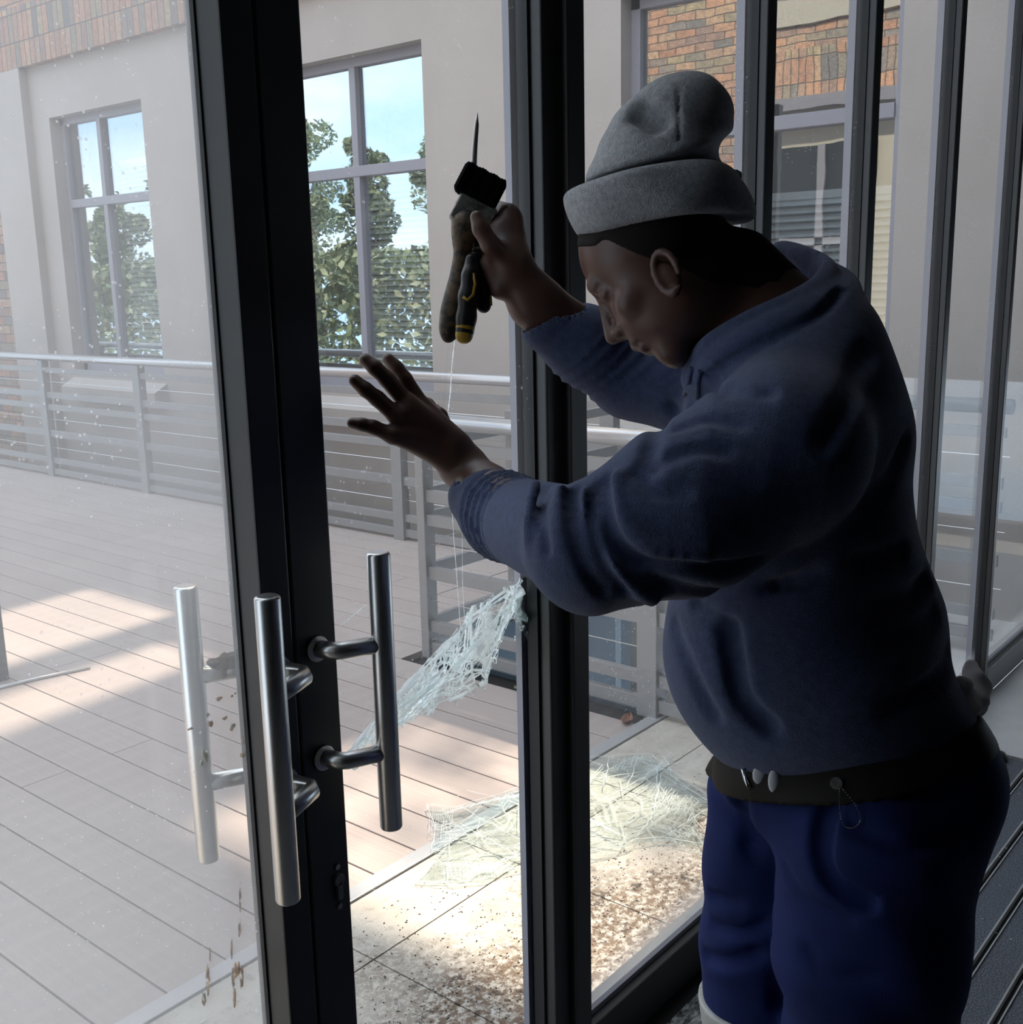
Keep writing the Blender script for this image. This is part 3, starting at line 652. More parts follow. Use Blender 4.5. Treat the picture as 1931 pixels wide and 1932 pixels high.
# fixed side lights
def sidelight(idx, x0, x1, xl, w=.042):
    s = empty('window_%d' % idx, ((x0 + x1) / 2, YG, 0), **STR)
    box('mullion', (xl, YI, 0), (xl + w, YO, ZT), M['frame_dark'], s, .003)
    box('glazing_bead', (xl - .010, YO - .02, .0), (xl, YO, ZT), M['frame_grey'], s)
    box('gasket', (xl - .004, YI + .02, .0), (xl, YO - .02, ZT), M['rubber'], s)
    box('bottom_rail', (x0, YI, 0), (x1, YO, .105), M['frame_dark'], s, .003)
    box('glazing_bead', (x0, YG - .018, .105), (x1, YG - .006, .118), M['frame_grey'], s)
    box('top_rail', (x0, YI, 2.94), (x1, YO, ZT), M['frame_dark'], s, .003)
    MB().box((x0, YG - .003, .105), (x1, YG + .003, 2.94)).build('pane', M['glass_side'], s)
    return s
rail = box('jamb', (1.556, YI - .01, 0), (1.607, YO + .01, ZT), M['frame_dark'], bevel=.003); rail.name = 'door_3'; tag(rail, **STR)
sidelight(4, 1.607, 2.289, 2.289); sidelight(5, 2.335, 2.875, 2.875, .045); sidelight(6, 2.92, 3.512, 3.512); sidelight(7, 3.556, 4.19, 4.19, .032); sidelight(8, 4.224, 5.3, 5.3)
tag(MB().box((-3.5, 1.14, -.12), (-.105, 1.30, ZT)).build('wall_beside_door', M['wall_in']), **STR)
# wall above the screen
tag(MB().box((-6, 1.12, ZT), (5.4, 1.30, 6.0)).build('wall_front', M['plaster']), **STR)

# ------------------------------------------------------------------ the room
tag(MB().box((3.72, -4, -.12), (7, 1.16, 0)).build('floor', M['white_tile']), **STR)
tag(MB().box((-3.4, -4, -.12), (3.72, 1.24, -.012)).build('floor_mat_well', M['rubber']), **STR)
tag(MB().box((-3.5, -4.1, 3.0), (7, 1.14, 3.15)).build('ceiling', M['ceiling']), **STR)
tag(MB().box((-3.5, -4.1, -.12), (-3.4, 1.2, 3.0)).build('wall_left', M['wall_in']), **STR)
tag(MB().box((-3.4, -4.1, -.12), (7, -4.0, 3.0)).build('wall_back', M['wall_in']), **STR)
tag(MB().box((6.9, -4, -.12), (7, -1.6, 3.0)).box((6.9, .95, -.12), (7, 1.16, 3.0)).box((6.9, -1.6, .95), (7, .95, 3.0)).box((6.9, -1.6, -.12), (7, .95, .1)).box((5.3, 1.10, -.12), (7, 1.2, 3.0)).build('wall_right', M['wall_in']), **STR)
wr = empty('window_10', (6.95, -.3, .1), **STR)  # unseen low window, added to brighten the far end of the floor
MB().box((6.93, -1.6, .1), (6.97, -1.55, .95)).box((6.93, .90, .1), (6.97, .95, .95)).box((6.93, -.35, .1), (6.97, -.30, .95)).build('window_frame', M['frame_dark'], wr); MB().box((6.947, -1.55, .1), (6.953, -.35, .95)).build('pane', M['glass_right'], wr); MB().box((6.947, -.30, .1), (6.953, .90, .95)).build('pane', M['glass_right'], wr)  # frame and panes of the added window
mt = empty('entrance_mat', (2, .5, 0), label='charcoal ribbed entrance mat set into the floor behind the man', cat='mat')
y = .942; strips = MB(); rails_ = MB()
while y > -3:
    strips.box((-3.3, y - .074, -.012), (3.69, y, .0)); rails_.box((-3.3, y - .080, -.012), (3.69, y - .0755, .0035)); rails_.box((-3.3, y + .001, -.012), (3.69, y + .0045, .0035)); y -= .098
strips.box((-3.3, .965, -.012), (3.69, 1.045, .0))
strips.build('carpet_strips', M['mat'], mt); rails_.build('metal_ribs', M['rib'], mt)
M['dust'] = pbr('pale_dust', (.40, .39, .37), .95, bump=(200, .8, .004))
def duststrip():
    m = newmat('dust_line'); t = NT(m); tr = t.n('ShaderNodeBsdfTransparent'); d = t.n('ShaderNodeBsdfDiffuse'); d.inputs[0].default_value = (.42, .41, .39, 1)
    mx = t.n('ShaderNodeMixShader'); t.l(t.ramp(t.noise(t.pos((1, 2.2, 1)), 26, 6, .7), .44, 0., .60, .85), mx.inputs[0]); t.l(tr.outputs[0], mx.inputs[1]); t.l(d.outputs[0], mx.inputs[2]); t.out(mx.outputs[0]); return m
tag(MB().box((.2, 1.055, -.011), (3.6, 1.12, .0012)).build('sill_dust', duststrip()), label='line of pale dust along the foot of the glazed screen', cat='dust', kind='stuff')
scatter('mat_debris', M['dust'], 130, [(1.6, 3.6, .2, 1.1), (2.6, 3.5, .4, .95)], .001, .0038, .0012, 'small pale crumbs scattered over the charcoal mat', 12)
c = on(1884, 1424, 2, .02)
st = empty('rubber_stop', (c[0], c[1], 0), label='small black rounded rubber object at the far end of the mat', cat='doorstop')
m = MB(); m.tube([(c[0], c[1], 0), (c[0], c[1], .018), (c[0], c[1], .028), (c[0], c[1], .032)], [.030, .030, .022, .008], 24); m.build('body', M['rubber'], st, smooth=True)
m = MB(); m.tube([(c[0], c[1], .030), (c[0], c[1], .038)], .006, 12); m.build('cap', M['lid'], st)

# ------------------------------------------------------------------ what the windows opposite mirror: a brick wing and trees
wg = empty('brick_wing', (-.2, 5, 0), label='sunlit brick wing mirrored in the window behind the beanie', cat='building')
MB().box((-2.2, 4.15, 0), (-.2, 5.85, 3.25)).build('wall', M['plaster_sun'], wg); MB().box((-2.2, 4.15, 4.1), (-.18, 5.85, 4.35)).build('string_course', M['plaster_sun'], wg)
MB().box((-2.2, 5.85, 0), (-.2, 8.2, 8)).box((-2.2, 4.15, 3.85), (-.2, 5.85, 4.1)).box((-2.2, 4.15, 4.35), (-.2, 5.85, 8)).build('brick_wall', M['brick_sunlit'], wg)
MB().box((-2.2, 4.15, 3.37), (-.19, 5.85, 3.85)).build('soldier_course', M['soldier_sunlit'], wg); MB().box((-.2, 4.1, 3.25), (-.05, 5.86, 3.37)).build('fascia', M['frame_grey'], wg)
MB().box((-.2, 4.5, .7), (-.17, 5.6, 2.9)).build('window_panel', M['dark_pane'], wg); MB().box((-.2, 5.0, .7), (-.13, 5.08, 2.9)).box((-.2, 4.5, 1.9), (-.13, 5.6, 1.97)).build('window_bars', M['frame_grey'], wg)
def tree(x, y, h, r, seed, label, n=5200):
    t = empty('tree', (x, y, 0), label=label, cat='tree', group='trees mirrored in the windows')
    rr = np.random.default_rng(seed)
    MB().tube([(x, y, 0), (x + .1, y, h * .4), (x, y + .1, h * .7)], [.14, .11, .05], 10).build('trunk', M['bark'], t, smooth=True)
    nb = 26; C = np.stack([x + rr.normal(0, r * .42, nb), y + rr.normal(0, r * .42, nb), h * (.22 + .74 * rr.random(nb))], 1)
    C[:, 2] = np.minimum(C[:, 2], h - .3); rad = r * (.25 + .25 * rr.random(nb)) * (1.15 - C[:, 2] / h * .6)
    ci = rr.integers(nb, size=n); d = rr.normal(size=(n, 3)); d /= np.linalg.norm(d, axis=1)[:, None]
    P = C[ci] + d * rad[ci][:, None] * (.75 + .35 * rr.random(n))[:, None]
    u = rr.normal(size=(n, 3)); u /= np.linalg.norm(u, axis=1)[:, None]; w = np.cross(u, rr.normal(size=(n, 3))); w /= np.linalg.norm(w, axis=1)[:, None]
    s = (.045 + .05 * rr.random(n))[:, None]
    V = np.stack([P - u * s, P + w * s * .5, P + u * s, P - w * s * .5], 1).reshape(-1, 3)
    me = bpy.data.meshes.new('foliage'); me.from_pydata((V - np.array([x, y, 0])).tolist(), [], [(4 * i, 4 * i + 1, 4 * i + 2, 4 * i + 3) for i in range(n)]); me.materials.append(M['leaf'])
    o = bpy.data.objects.new('foliage', me); COL.objects.link(o); o.parent = t; return t
T = [(-4, 10.6, 5.8, .95), (-4, 13.2, 3.7, .85), (-4, 15.8, 4.8, .85), (-4, 18.6, 3.7, 1.0), (-4, 21.6, 5.8, 1.0), (-4, 24.8, 4.0, 1.05), (-4.5, 28.5, 4.4, 1.2), (-8, 12.5, 5.0, 1.1), (-8, 17, 5.4, 1.1), (-8.5, 22.5, 6, 1.3)]
for i, q in enumerate(T): tree(*q, 40 + i, 'leafy green tree mirrored in the window panes opposite')
hd = MB(); r2 = np.random.default_rng(4); hn = 16000
hp = np.stack([-1.3 + np.clip(r2.normal(0, .25, hn), -.6, .6), r2.uniform(8.9, 30, hn), 2.05 * r2.random(hn) ** .7 + .05], 1); hu = r2.normal(size=(hn, 3)); hu /= np.linalg.norm(hu, axis=1)[:, None]; hw = np.cross(hu, r2.normal(size=(hn, 3))); hw /= np.linalg.norm(hw, axis=1)[:, None]
HV = np.stack([hp - hu * .09, hp + hw * .05, hp + hu * .09, hp - hw * .05], 1).reshape(-1, 3)
me = bpy.data.meshes.new('hedge'); me.from_pydata(HV.tolist(), [], [(4 * i, 4 * i + 1, 4 * i + 2, 4 * i + 3) for i in range(hn)]); me.materials.append(M['leaf'])
o = bpy.data.objects.new('hedge', me); COL.objects.link(o); tag(o, label='green hedge mirrored low in the window panes opposite', cat='hedge')
# unseen leaf sprays added behind the screen's opening to dapple the sun
def sprays(seed, n, box_, size):
    rr = np.random.default_rng(seed); x0, x1, y0, y1, z0, z1 = box_
    cl = np.stack([rr.uniform(x0, x1, 16), rr.uniform(y0, y1, 16), rr.uniform(z0, z1, 16)], 1); ci = rr.integers(16, size=n)
    P = cl[ci] + rr.normal(size=(n, 3)) * .17; u = rr.normal(size=(n, 3)); u /= np.linalg.norm(u, axis=1)[:, None]; w = np.cross(u, rr.normal(size=(n, 3))); w /= np.linalg.norm(w, axis=1)[:, None]
    V = np.stack([P - u * size, P + w * size * .6, P + u * size, P - w * size * .6], 1).reshape(-1, 3)
    me = bpy.data.meshes.new('added_dapple_leaves'); me.from_pydata(V.tolist(), [], [(4 * i, 4 * i + 1, 4 * i + 2, 4 * i + 3) for i in range(n)]); me.materials.append(M['leaf'])
    o = bpy.data.objects.new('added_dapple_leaves', me); COL.objects.link(o); return o
o = sprays(5, 1100, (6.1, 6.8, 1.6, 3.1, 6.2, 8.9), .06); tag(o, label='added leaf sprays out of view that dapple the sun', cat='plant')
#MAN#
# ------------------------------------------------------------------ implicit-surface modelling for the figure and soft things
def smin(a, b, k):
    h = np.clip(.5 + .5 * (b - a) / k, 0, 1); return b + (a - b) * h - k * h * (1 - h)
def smax(a, b, k): return -smin(-a, -b, k)
class Cone:
    def __init__(s, a, b, r1, r2): s.a = np.array(a, float); s.b = np.array(b, float); s.r1 = r1; s.r2 = r2
    def __call__(s, P):
        d = s.b - s.a; t = np.clip(((P - s.a) @ d) / max(d @ d, 1e-12), 0, 1)
        return np.linalg.norm(P - s.a - t[:, None] * d, axis=1) - (s.r1 + (s.r2 - s.r1) * t)
class Ell:
    def __init__(s, c, r, B=None): s.c = np.array(c, float); s.r = np.array(r, float); s.B = np.eye(3) if B is None else np.array(B, float)
    def __call__(s, P):
        q = (P - s.c) @ s.B.T; k0 = np.linalg.norm(q / s.r, axis=1); k1 = np.linalg.norm(q / s.r ** 2, axis=1)
        return k0 * (k0 - 1) / np.maximum(k1, 1e-9)
class U:
    def __init__(s, k, *p): s.k = k; s.p = p
    def __call__(s, P):
        d = s.p[0](P)
        for q in s.p[1:]: d = smin(d, q(P), s.k)
        return d
def chain(pts, rad, k=.01):
    rad = [rad] * len(pts) if isinstance(rad, (int, float)) else rad
    return U(k, *[Cone(pts[i], pts[i + 1], rad[i], rad[i + 1]) for i in range(len(pts) - 1)])
def spline(pts, n=6):
    pts = [np.array(p, float) for p in pts]; o = []
    for i in range(len(pts) - 1):
        p0 = pts[max(i - 1, 0)]; p1 = pts[i]; p2 = pts[i + 1]; p3 = pts[min(i + 2, len(pts) - 1)]
        for j in range(n):
            t = j / n; o.append(.5 * ((2 * p1) + (-p0 + p2) * t + (2 * p0 - 5 * p1 + 4 * p2 - p3) * t * t + (-p0 + 3 * p1 - 3 * p2 + p3) * t ** 3))
    o.append(pts[-1]); return o
def surf(name, f, lo, hi, h, mat, parent=None, B=12, lip=1.5):
    lo = np.array(lo, float); hi = np.array(hi, float); n = (np.ceil((hi - lo) / h / B).astype(int)) * B
    D = np.ones(tuple(n), np.float32)
    g = np.stack(np.meshgrid(*[np.arange(m // B) for m in n], indexing='ij'), -1).reshape(-1, 3)
    c = lo + (g * B + (B - 1) / 2) * h; d = np.concatenate([f(c[i:i + 40000]) for i in range(0, len(c), 40000)])
    half = B * h * .87 * lip; offs = np.stack(np.meshgrid(*[np.arange(B)] * 3, indexing='ij'), -1).reshape(-1, 3)
    far = np.abs(d) >= half
    for q in g[far & (d < 0)]: D[q[0] * B:q[0] * B + B, q[1] * B:q[1] * B + B, q[2] * B:q[2] * B + B] = -1
    near = g[~far]
    for i in range(0, len(near), 60):
        ch = near[i:i + 60]; P = lo + ((ch[:, None, :] * B + offs[None]) * h).reshape(-1, 3); v = f(P).astype(np.float32).reshape(len(ch), B, B, B)
        for q, a in zip(ch, v): D[q[0] * B:q[0] * B + B, q[1] * B:q[1] * B + B, q[2] * B:q[2] * B + B] = a
    D[0] = D[-1] = 1; D[:, 0] = D[:, -1] = 1; D[:, :, 0] = D[:, :, -1] = 1
    s = D < 0
    cnt = np.zeros(tuple(n - 1), np.uint8)
    for i in (0, 1):
        for j in (0, 1):
            for k in (0, 1): cnt += s[i:n[0] - 1 + i, j:n[1] - 1 + j, k:n[2] - 1 + k]
    act = np.argwhere((cnt > 0) & (cnt < 8)); idx = np.full(tuple(n - 1), -1, np.int32); idx[tuple(act.T)] = np.arange(len(act))
    acc = np.zeros((len(act), 3)); m = np.zeros(len(act)); co = [np.array(q) for q in ((0, 0, 0), (1, 0, 0), (0, 1, 0), (0, 0, 1), (1, 1, 0), (1, 0, 1), (0, 1, 1), (1, 1, 1))]
    for ia in range(8):
        for ib in range(ia + 1, 8):
            if np.abs(co[ia] - co[ib]).sum() != 1: continue
            a = D[tuple((act + co[ia]).T)]; b = D[tuple((act + co[ib]).T)]; x = (a < 0) != (b < 0)
            t = np.where(x, a / np.where(x, a - b, 1), 0)
            acc += np.where(x[:, None], co[ia] + (co[ib] - co[ia]) * t[:, None], 0); m += x
    V = lo + (act + acc / m[:, None]) * h; Fs = []
    for ax in range(3):
        e = np.eye(3, dtype=int)[ax]; u = np.eye(3, dtype=int)[(ax + 1) % 3]; w = np.eye(3, dtype=int)[(ax + 2) % 3]
        sl0 = tuple(slice(0, n[k] - e[k]) for k in range(3)); sl1 = tuple(slice(e[k], n[k]) for k in range(3))
        a = s[sl0]; b = s[sl1]; E = np.argwhere(a != b); E = E[((E - u - w) >= 0).all(1) & (E < (n - 1)).all(1)]
        q = np.stack([idx[tuple((E - u - w).T)], idx[tuple((E - w).T)], idx[tuple(E.T)], idx[tuple((E - u).T)]], 1)
        fl = ~s[tuple(E.T)]; q[fl] = q[fl][:, ::-1]; Fs.append(q)
    Q = np.concatenate(Fs); Q = Q[(Q >= 0).all(1)]
    base = np.zeros(3)
    if parent is not None:
        p = parent
        while p is not None: base += np.array(p.location); p = p.parent
    me = bpy.data.meshes.new(name); me.vertices.add(len(V)); me.vertices.foreach_set('co', (V - base).astype(np.float32).ravel())
    me.loops.add(len(Q) * 4); me.loops.foreach_set('vertex_index', Q.astype(np.int32).ravel()); me.polygons.add(len(Q))
    me.polygons.foreach_set('loop_start', np.arange(0, len(Q) * 4, 4, dtype=np.int32)); me.polygons.foreach_set('loop_total', np.full(len(Q), 4, np.int32))
    me.polygons.foreach_set('use_smooth', np.ones(len(Q), bool)); me.update(calc_edges=True); me.validate()
    me.materials.append(mat); o = bpy.data.objects.new(name, me); COL.objects.link(o)
    if parent is not None: o.parent = parent
    return o

def hit(f, x, y, d0=1.1, lift=.0):
    t = d0
    for _ in range(80):
        v = float(f(at(x, y, t)[None])[0])
        if v < .0006: break
        t += max(v * .7, .0008)
        if t > 1.75: return None
    return at(x, y, t - lift)

# ------------------------------------------------------------------ the man, leaning to the glass
CR, CU, CB = R[:, 0], R[:, 1], R[:, 2]          # right, up, towards the viewer, used only as handy world directions for posing
CBAS = np.array([CR, CU, CB])
man = empty('person', (1.35, .52, 0), label='man in grey beanie, navy sweatshirt and blue work trousers cutting at the broken door pane', cat='person')
# --- joints
handW = on(872, 872, 1, 1.085); cuffL = on(905, 925, 1, 1.03)
elbL = at(1120, 1035, 1.30); shL = at(1475, 850, 1.30); shR = at(1400, 745, 1.60); elbR = at(1195, 705, 1.66)
wrR = at(968, 505, 1.575); neckB = at(1455, 640, 1.47); neckT = at(1330, 540, 1.46)
hipc = at(1610, 1440, 1.50); chest = at(1480, 930, 1.48); belly = at(1515, 1215, 1.50)
# --- head frame
pit, yaw = math.radians(40), math.radians(20)
hf = -cos(yaw) * CR * cos(pit) - sin(yaw) * CB * cos(pit) - sin(pit) * CU
hu = -cos(yaw) * CR * sin(pit) * 1 - sin(yaw) * CB * sin(pit) + cos(pit) * CU
hl = np.cross(hu, hf); HB = np.array([hf, hl, hu]); HO = at(1241, 490, 1.45)
def H(f, l, u): return HO + hf * f + hl * l + hu * u
def HE(c, r): return Ell(H(*c), r, HB)
head = U(.022, HE((-.012, 0, .03), (.100, .080, .088)), HE((.030, 0, -.045), (.066, .060, .066)), HE((.010, 0, -.075), (.060, .055, .040)), Cone(H(.062, -.012, -.108), H(.062, .012, -.108), .020, .020))
head = U(.012, head, Cone(H(.080, -.03, .022), H(.080, .03, .022), .012, .012), HE((.058, .042, -.030), (.022, .020, .020)), HE((.058, -.042, -.030), (.022, .020, .020)))
head = U(.007, head, Cone(H(.088, 0, .010), H(.108, 0, -.036), .007, .0115), Cone(H(.098, .012, -.040), H(.098, -.012, -.040), .009, .009))
head = U(.005, head, Cone(H(.089, -.018, -.066), H(.089, .018, -.066), .0075, .0075), Cone(H(.092, 0, -.066), H(.092, 0, -.067), .009, .009), Cone(H(.085, -.016, -.080), H(.085, .016, -.080), .0085, .0085), HE((.074, .031, .002), (.013, .014, .011)), HE((.074, -.031, .002), (.013, .014, .011)))
def ear(sg):
    ring = [H(.000 + .0155 * cos(a) - .006 * sin(a), sg * (.077 + .010 * (1 - cos(a)) * .5), -.046 + .026 * sin(a)) for a in np.linspace(-1.9, 3.6, 13)]
    return U(.004, chain(ring, .0045, .004), Ell(H(.002, sg * .074, -.048), (.014, .007, .023), HB), Cone(H(.010, sg * .077, -.071), H(.008, sg * .075, -.066), .006, .005))
head = U(.006, head, ear(1), ear(-1))
head = U(.03, head, Cone(neckT, neckB, .062, .070), Cone(at(1400, 500, 1.46), at(1490, 620, 1.47), .045, .06))
def beard_mask(): pass
# --- near (left) hand on the glass
def onY(x, y, Y): return on(x, y, 1, Y)
fing = [([(797, 768, 1.125), (764, 716, 1.145), (748, 694, 1.155), (733, 678, 1.165)], [.0130, .0116, .0106, .0093]),
        ([(770, 762, 1.125), (731, 716, 1.145), (708, 694, 1.155), (690, 679, 1.168)], [.0132, .0118, .0110, .0096]),
        ([(750, 786, 1.125), (712, 752, 1.145), (690, 735, 1.155), (670, 718, 1.168)], [.0126, .0114, .0106, .0093]),
        ([(742, 822, 1.12), (705, 806, 1.14), (684, 801, 1.152), (665, 798, 1.165)], [.0118, .0102, .0094, .0082])]
parts = []
for pts, rr in fing:
    P = [onY(*p) for p in pts]; parts.append(chain(P, rr, .004))
    parts.append(Cone(P[0], onY(850, 850, 1.09), rr[0] * 1.05, .017))
palm = U(.012, *parts[1::2], Cone(onY(775, 775, 1.12), onY(852, 843, 1.09), .016, .025), Cone(onY(765, 822, 1.118), onY(842, 862, 1.088), .015, .022), Cone(onY(812, 785, 1.12), onY(862, 840, 1.09), .016, .020))
thumb = chain([onY(850, 835, 1.105), onY(828, 786, 1.13), onY(806, 765, 1.155), onY(793, 756, 1.172)], [.016, .013, .011, .009], .006)
handL = U(.006, palm, thumb, *parts[0::2])
nails = []
foreL = U(.02, Cone(onY(848, 850, 1.09), onY(872, 878, 1.085), .029, .031), Cone(onY(872, 878, 1.085), onY(925, 935, 1.02), .031, .040), Cone(onY(925, 935, 1.02), elbL, .038, .045))
# --- far (right) hand round the tools
def g(x, y, d): return at(x, y, d)
palmR = U(.014, Cone(g(962, 415, 1.60), g(965, 490, 1.58), .020, .026), Cone(g(940, 440, 1.59), g(950, 490, 1.575), .018, .022), Cone(g(962, 490, 1.58), wrR, .028, .028))
thR = chain([g(955, 492, 1.565), g(926, 462, 1.545), g(908, 432, 1.54), g(900, 410, 1.542)], [.018, .0135, .0120, .0098], .005)
fR = [chain([g(962, 400 + 28 * i, 1.60 - .004 * i), g(935 - 3 * i, 392 + 28 * i, 1.632 - .004 * i), g(893 - 3 * i, 398 + 27 * i, 1.637 - .004 * i), g(870 - 1 * i, 408 + 26 * i, 1.612 - .004 * i)], [.0125, .0110, .0100, .0085], .004) for i in range(4)]
handR = U(.006, palmR, thR, *fR)
handR = U(.010, handR, Cone(g(920, 500, 1.58), g(948, 540, 1.58), .013, .02))
foreR = U(.02, Cone(wrR, g(1010, 570, 1.60), .029, .036), Cone(g(1010, 570, 1.60), elbR, .036, .045))
bodyf = U(.015, head, U(.008, handL, foreL), U(.008, handR, foreR))
tors = U(.04, Cone(neckB, chest, .07, .12), Cone(chest, belly, .12, .11), Cone(belly, at(1600, 1440, 1.5), .11, .095), Cone(neckB, shL, .06, .06), Cone(neckB, shR, .06, .06), Cone(shL, elbL, .055, .045), Cone(shR, elbR, .05, .045))
kneeN = at(1640, 1950, 1.54); ankN = np.array([kneeN[0] - .03, kneeN[1] + .0, .09]); hipN = at(1680, 1520, 1.47)
kneeF = at(1428, 1860, 1.70); ankF = np.array([kneeF[0] + .02, kneeF[1] - .02, .09]); hipF = at(1500, 1500, 1.60)
legs = U(.03, Cone(hipN, kneeN, .09, .06), Cone(kneeN, ankN, .055, .04), Cone(hipF, kneeF, .08, .055), Cone(kneeF, ankF, .05, .04), Cone(hipc, hipN, .09, .08), Cone(hipc, hipF, .09, .07))
bodyf = U(.02, bodyf, tors, legs)
body = surf('body', bodyf, (.95, .22, .03), (1.95, 1.22, 1.80), .0036, M['skin'], man)

# --- beanie
cn = (.985 * CU - .03 * CR + .12 * CB); cn = cn / np.linalg.norm(cn); ca = CR - cn * (CR @ cn); ca /= np.linalg.norm(ca); cb = np.cross(ca, cn)
CBF = np.array([ca, cn, -cb]); cc = at(1243, 388, 1.45)
# hair: close cropped shell below the cap, on the back and sides of the skull
def hairf(P):
    d = head(P) - .0014; q = (P - HO) @ HB.T
    up = (P - cc) @ cn; lim = -(up + .052 + .06 * np.clip((.03 - q[:, 0]) / .07, 0, 1) + .003 * np.sin(q[:, 0] * 160)); lim = smax(lim, q[:, 0] - .078, .004)
    er = np.linalg.norm((q - np.array([.0, .08, -.048])) / np.array([1, 1, 1.3]), axis=1) - .028
    return np.maximum(np.maximum(d, lim), -er)
hc = HO
surf('hair', hairf, hc - .15, hc + .15, .0032, M['hair'], man)

def cuff(P):
    q = (P - cc) @ CBF.T
    ax, az = .116, .098; tilt = q[:, 1]
    x = q[:, 0] + .010 * (tilt / .04) ** 1
    k = np.sqrt((x / ax) ** 2 + (q[:, 2] / az) ** 2); rad = (k - 1) * az
    rad += .0025 * np.sin(x * 60 + 1) * np.sin(tilt * 50)
    bulge = .010 * (1 - (q[:, 1] / .040) ** 2); hh = np.abs(q[:, 1] - .012 * np.sin(q[:, 0] * 14 + .6)) - .034
    d = smax(rad - bulge + .004, hh, .012); return smax(d, -(smax(rad + .012, q[:, 1] - .05, .002)) if False else d, .001)
crown = U(.035, Ell(at(1245, 352, 1.45), (.100, .055, .086), CBAS), Ell(at(1248, 285, 1.45), (.078, .070, .078), CBAS), Ell(at(1285, 218, 1.45), (.056, .050, .060), CBAS), Ell(at(1325, 225, 1.45), (.032, .042, .045), CBAS), Ell(at(1345, 330, 1.45), (.035, .045, .05), CBAS))
creases = [(chain(spline([at(1335, 298, 1.39), at(1290, 318, 1.365), at(1235, 330, 1.355), at(1170, 352, 1.36)], 4), .008, .004), .016),
           (chain(spline([at(1385, 292, 1.42), at(1350, 300, 1.39), at(1300, 312, 1.37)], 3), .010, .004), .016),
           (Cone(at(1384, 284, 1.36), at(1384, 284, 1.56), .020, .020), .018),
           (chain([at(1212, 215, 1.395), at(1240, 232, 1.385)], .016, .004), .02),
           (chain([at(1281, 165, 1.385), at(1282, 262, 1.37)], .0022, .002), .005)]
def beanf(P):
    d = crown(P)
    for c, k in creases: d = smax(d, -c(P), k)
    q = P * 60; d = d + .0016 * np.sin(q[:, 0] + 2 * np.sin(q[:, 2] * .7)) * np.sin(q[:, 2] * 1.2)
    d = smin(smax(d, -(cuff(P) - .006), .004), cuff(P), .0015)
    return smax(d, -(head(P) + .001), .002)
o = surf('beanie', beanf, cc - np.array([.2, .2, .1]), cc + np.array([.2, .2, .26]), .003, M['beanie'], man)

# --- sweatshirt
def armfold(P, A, Bp, amp, per, tl, s0, s1, ph=0):
    d = Bp - A; L = np.linalg.norm(d); d = d / L; q = P - A; s = q @ d
    s = s + tl * (q @ CU) ; w = np.clip((s - s0) / .02, 0, 1) * np.clip((s1 - s) / .02, 0, 1)
    near = np.clip(1.3 - np.linalg.norm(q - (q @ d)[:, None] * d, axis=1) / .10, 0, 1)
    v = np.sin(2 * pi * s / per * .5 + ph + .5 * np.sin((q @ CU) * 22)); return amp * w * near * (1 - 2 * np.abs(v) ** .8)
cuffE = onY(908, 938, 1.035)
slL = U(.03, Cone(cuffE, onY(955, 975, .98), .048, .056), Cone(onY(955, 975, .98), elbL, .058, .070), Cone(elbL, at(1290, 965, 1.29), .074, .096), Cone(at(1290, 965, 1.29), shL, .096, .105))
slR = U(.025, Cone(at(1040, 612, 1.61), at(1110, 655, 1.63), .045, .056), Cone(at(1110, 655, 1.63), elbR, .056, .062), Cone(elbR, shR, .066, .085))
torso = U(.05, Ell(at(1518, 1225, 1.51), (.192, .185, .180), CBAS), Ell(at(1492, 960, 1.50), (.158, .25, .185), CBAS), Ell(at(1525, 770, 1.49), (.110, .165, .175), CBAS), Ell(at(1600, 1365, 1.51), (.165, .085, .165), CBAS), Ell(at(1420, 775, 1.52), (.08, .10, .12), CBAS))
torso = U(.045, torso, Cone(shL, at(1530, 700, 1.42), .09, .085), Cone(shR, at(1480, 660, 1.54), .075, .075))
collar = U(.008, chain(spline([at(1310, 690, 1.46), at(1345, 650, 1.40), at(1420, 606, 1.375), at(1500, 570, 1.375), at(1553, 535, 1.41), at(1556, 505, 1.47), at(1510, 482, 1.54), at(1470, 474, 1.575)], 4), .0125, .01),
           chain(spline([at(1320, 715, 1.47), at(1370, 680, 1.39), at(1450, 640, 1.36), at(1530, 600, 1.37), at(1580, 570, 1.42), at(1580, 545, 1.49), at(1530, 520, 1.55)], 4), .024, .015))
hem = at(1600, 1398, 1.50)
hn = CU - .22 * CR; hn = hn / np.linalg.norm(hn)
folds = [([(1165, 905, 1.235), (1180, 985, 1.215), (1235, 1035, 1.20), (1330, 1045, 1.20)], .010),
         ([(1110, 935, 1.25), (1128, 1010, 1.225), (1170, 1080, 1.225), (1230, 1130, 1.25)], .009),
         ([(1060, 925, 1.27), (1062, 1000, 1.245), (1075, 1060, 1.25), (1110, 1120, 1.27)], .008),
         ([(1010, 915, 1.32), (1000, 980, 1.28), (1005, 1030, 1.285)], .007)]
ridges = U(.004, *[chain(spline([at(*p) for p in pts], 4), r, .004) for pts, r in folds])
def base(P): return smin(smin(smin(slL(P), torso(P), .022), slR(P), .018), collar(P), .012)
def fold(q, r, f, lift=.0):
    H_ = [h_ for h_ in (hit(f, x, y, .9, lift) for x, y in q) if h_ is not None]
    return chain(spline(H_, 4), r, .003) if len(H_) > 1 else (lambda P: np.ones(len(P)))
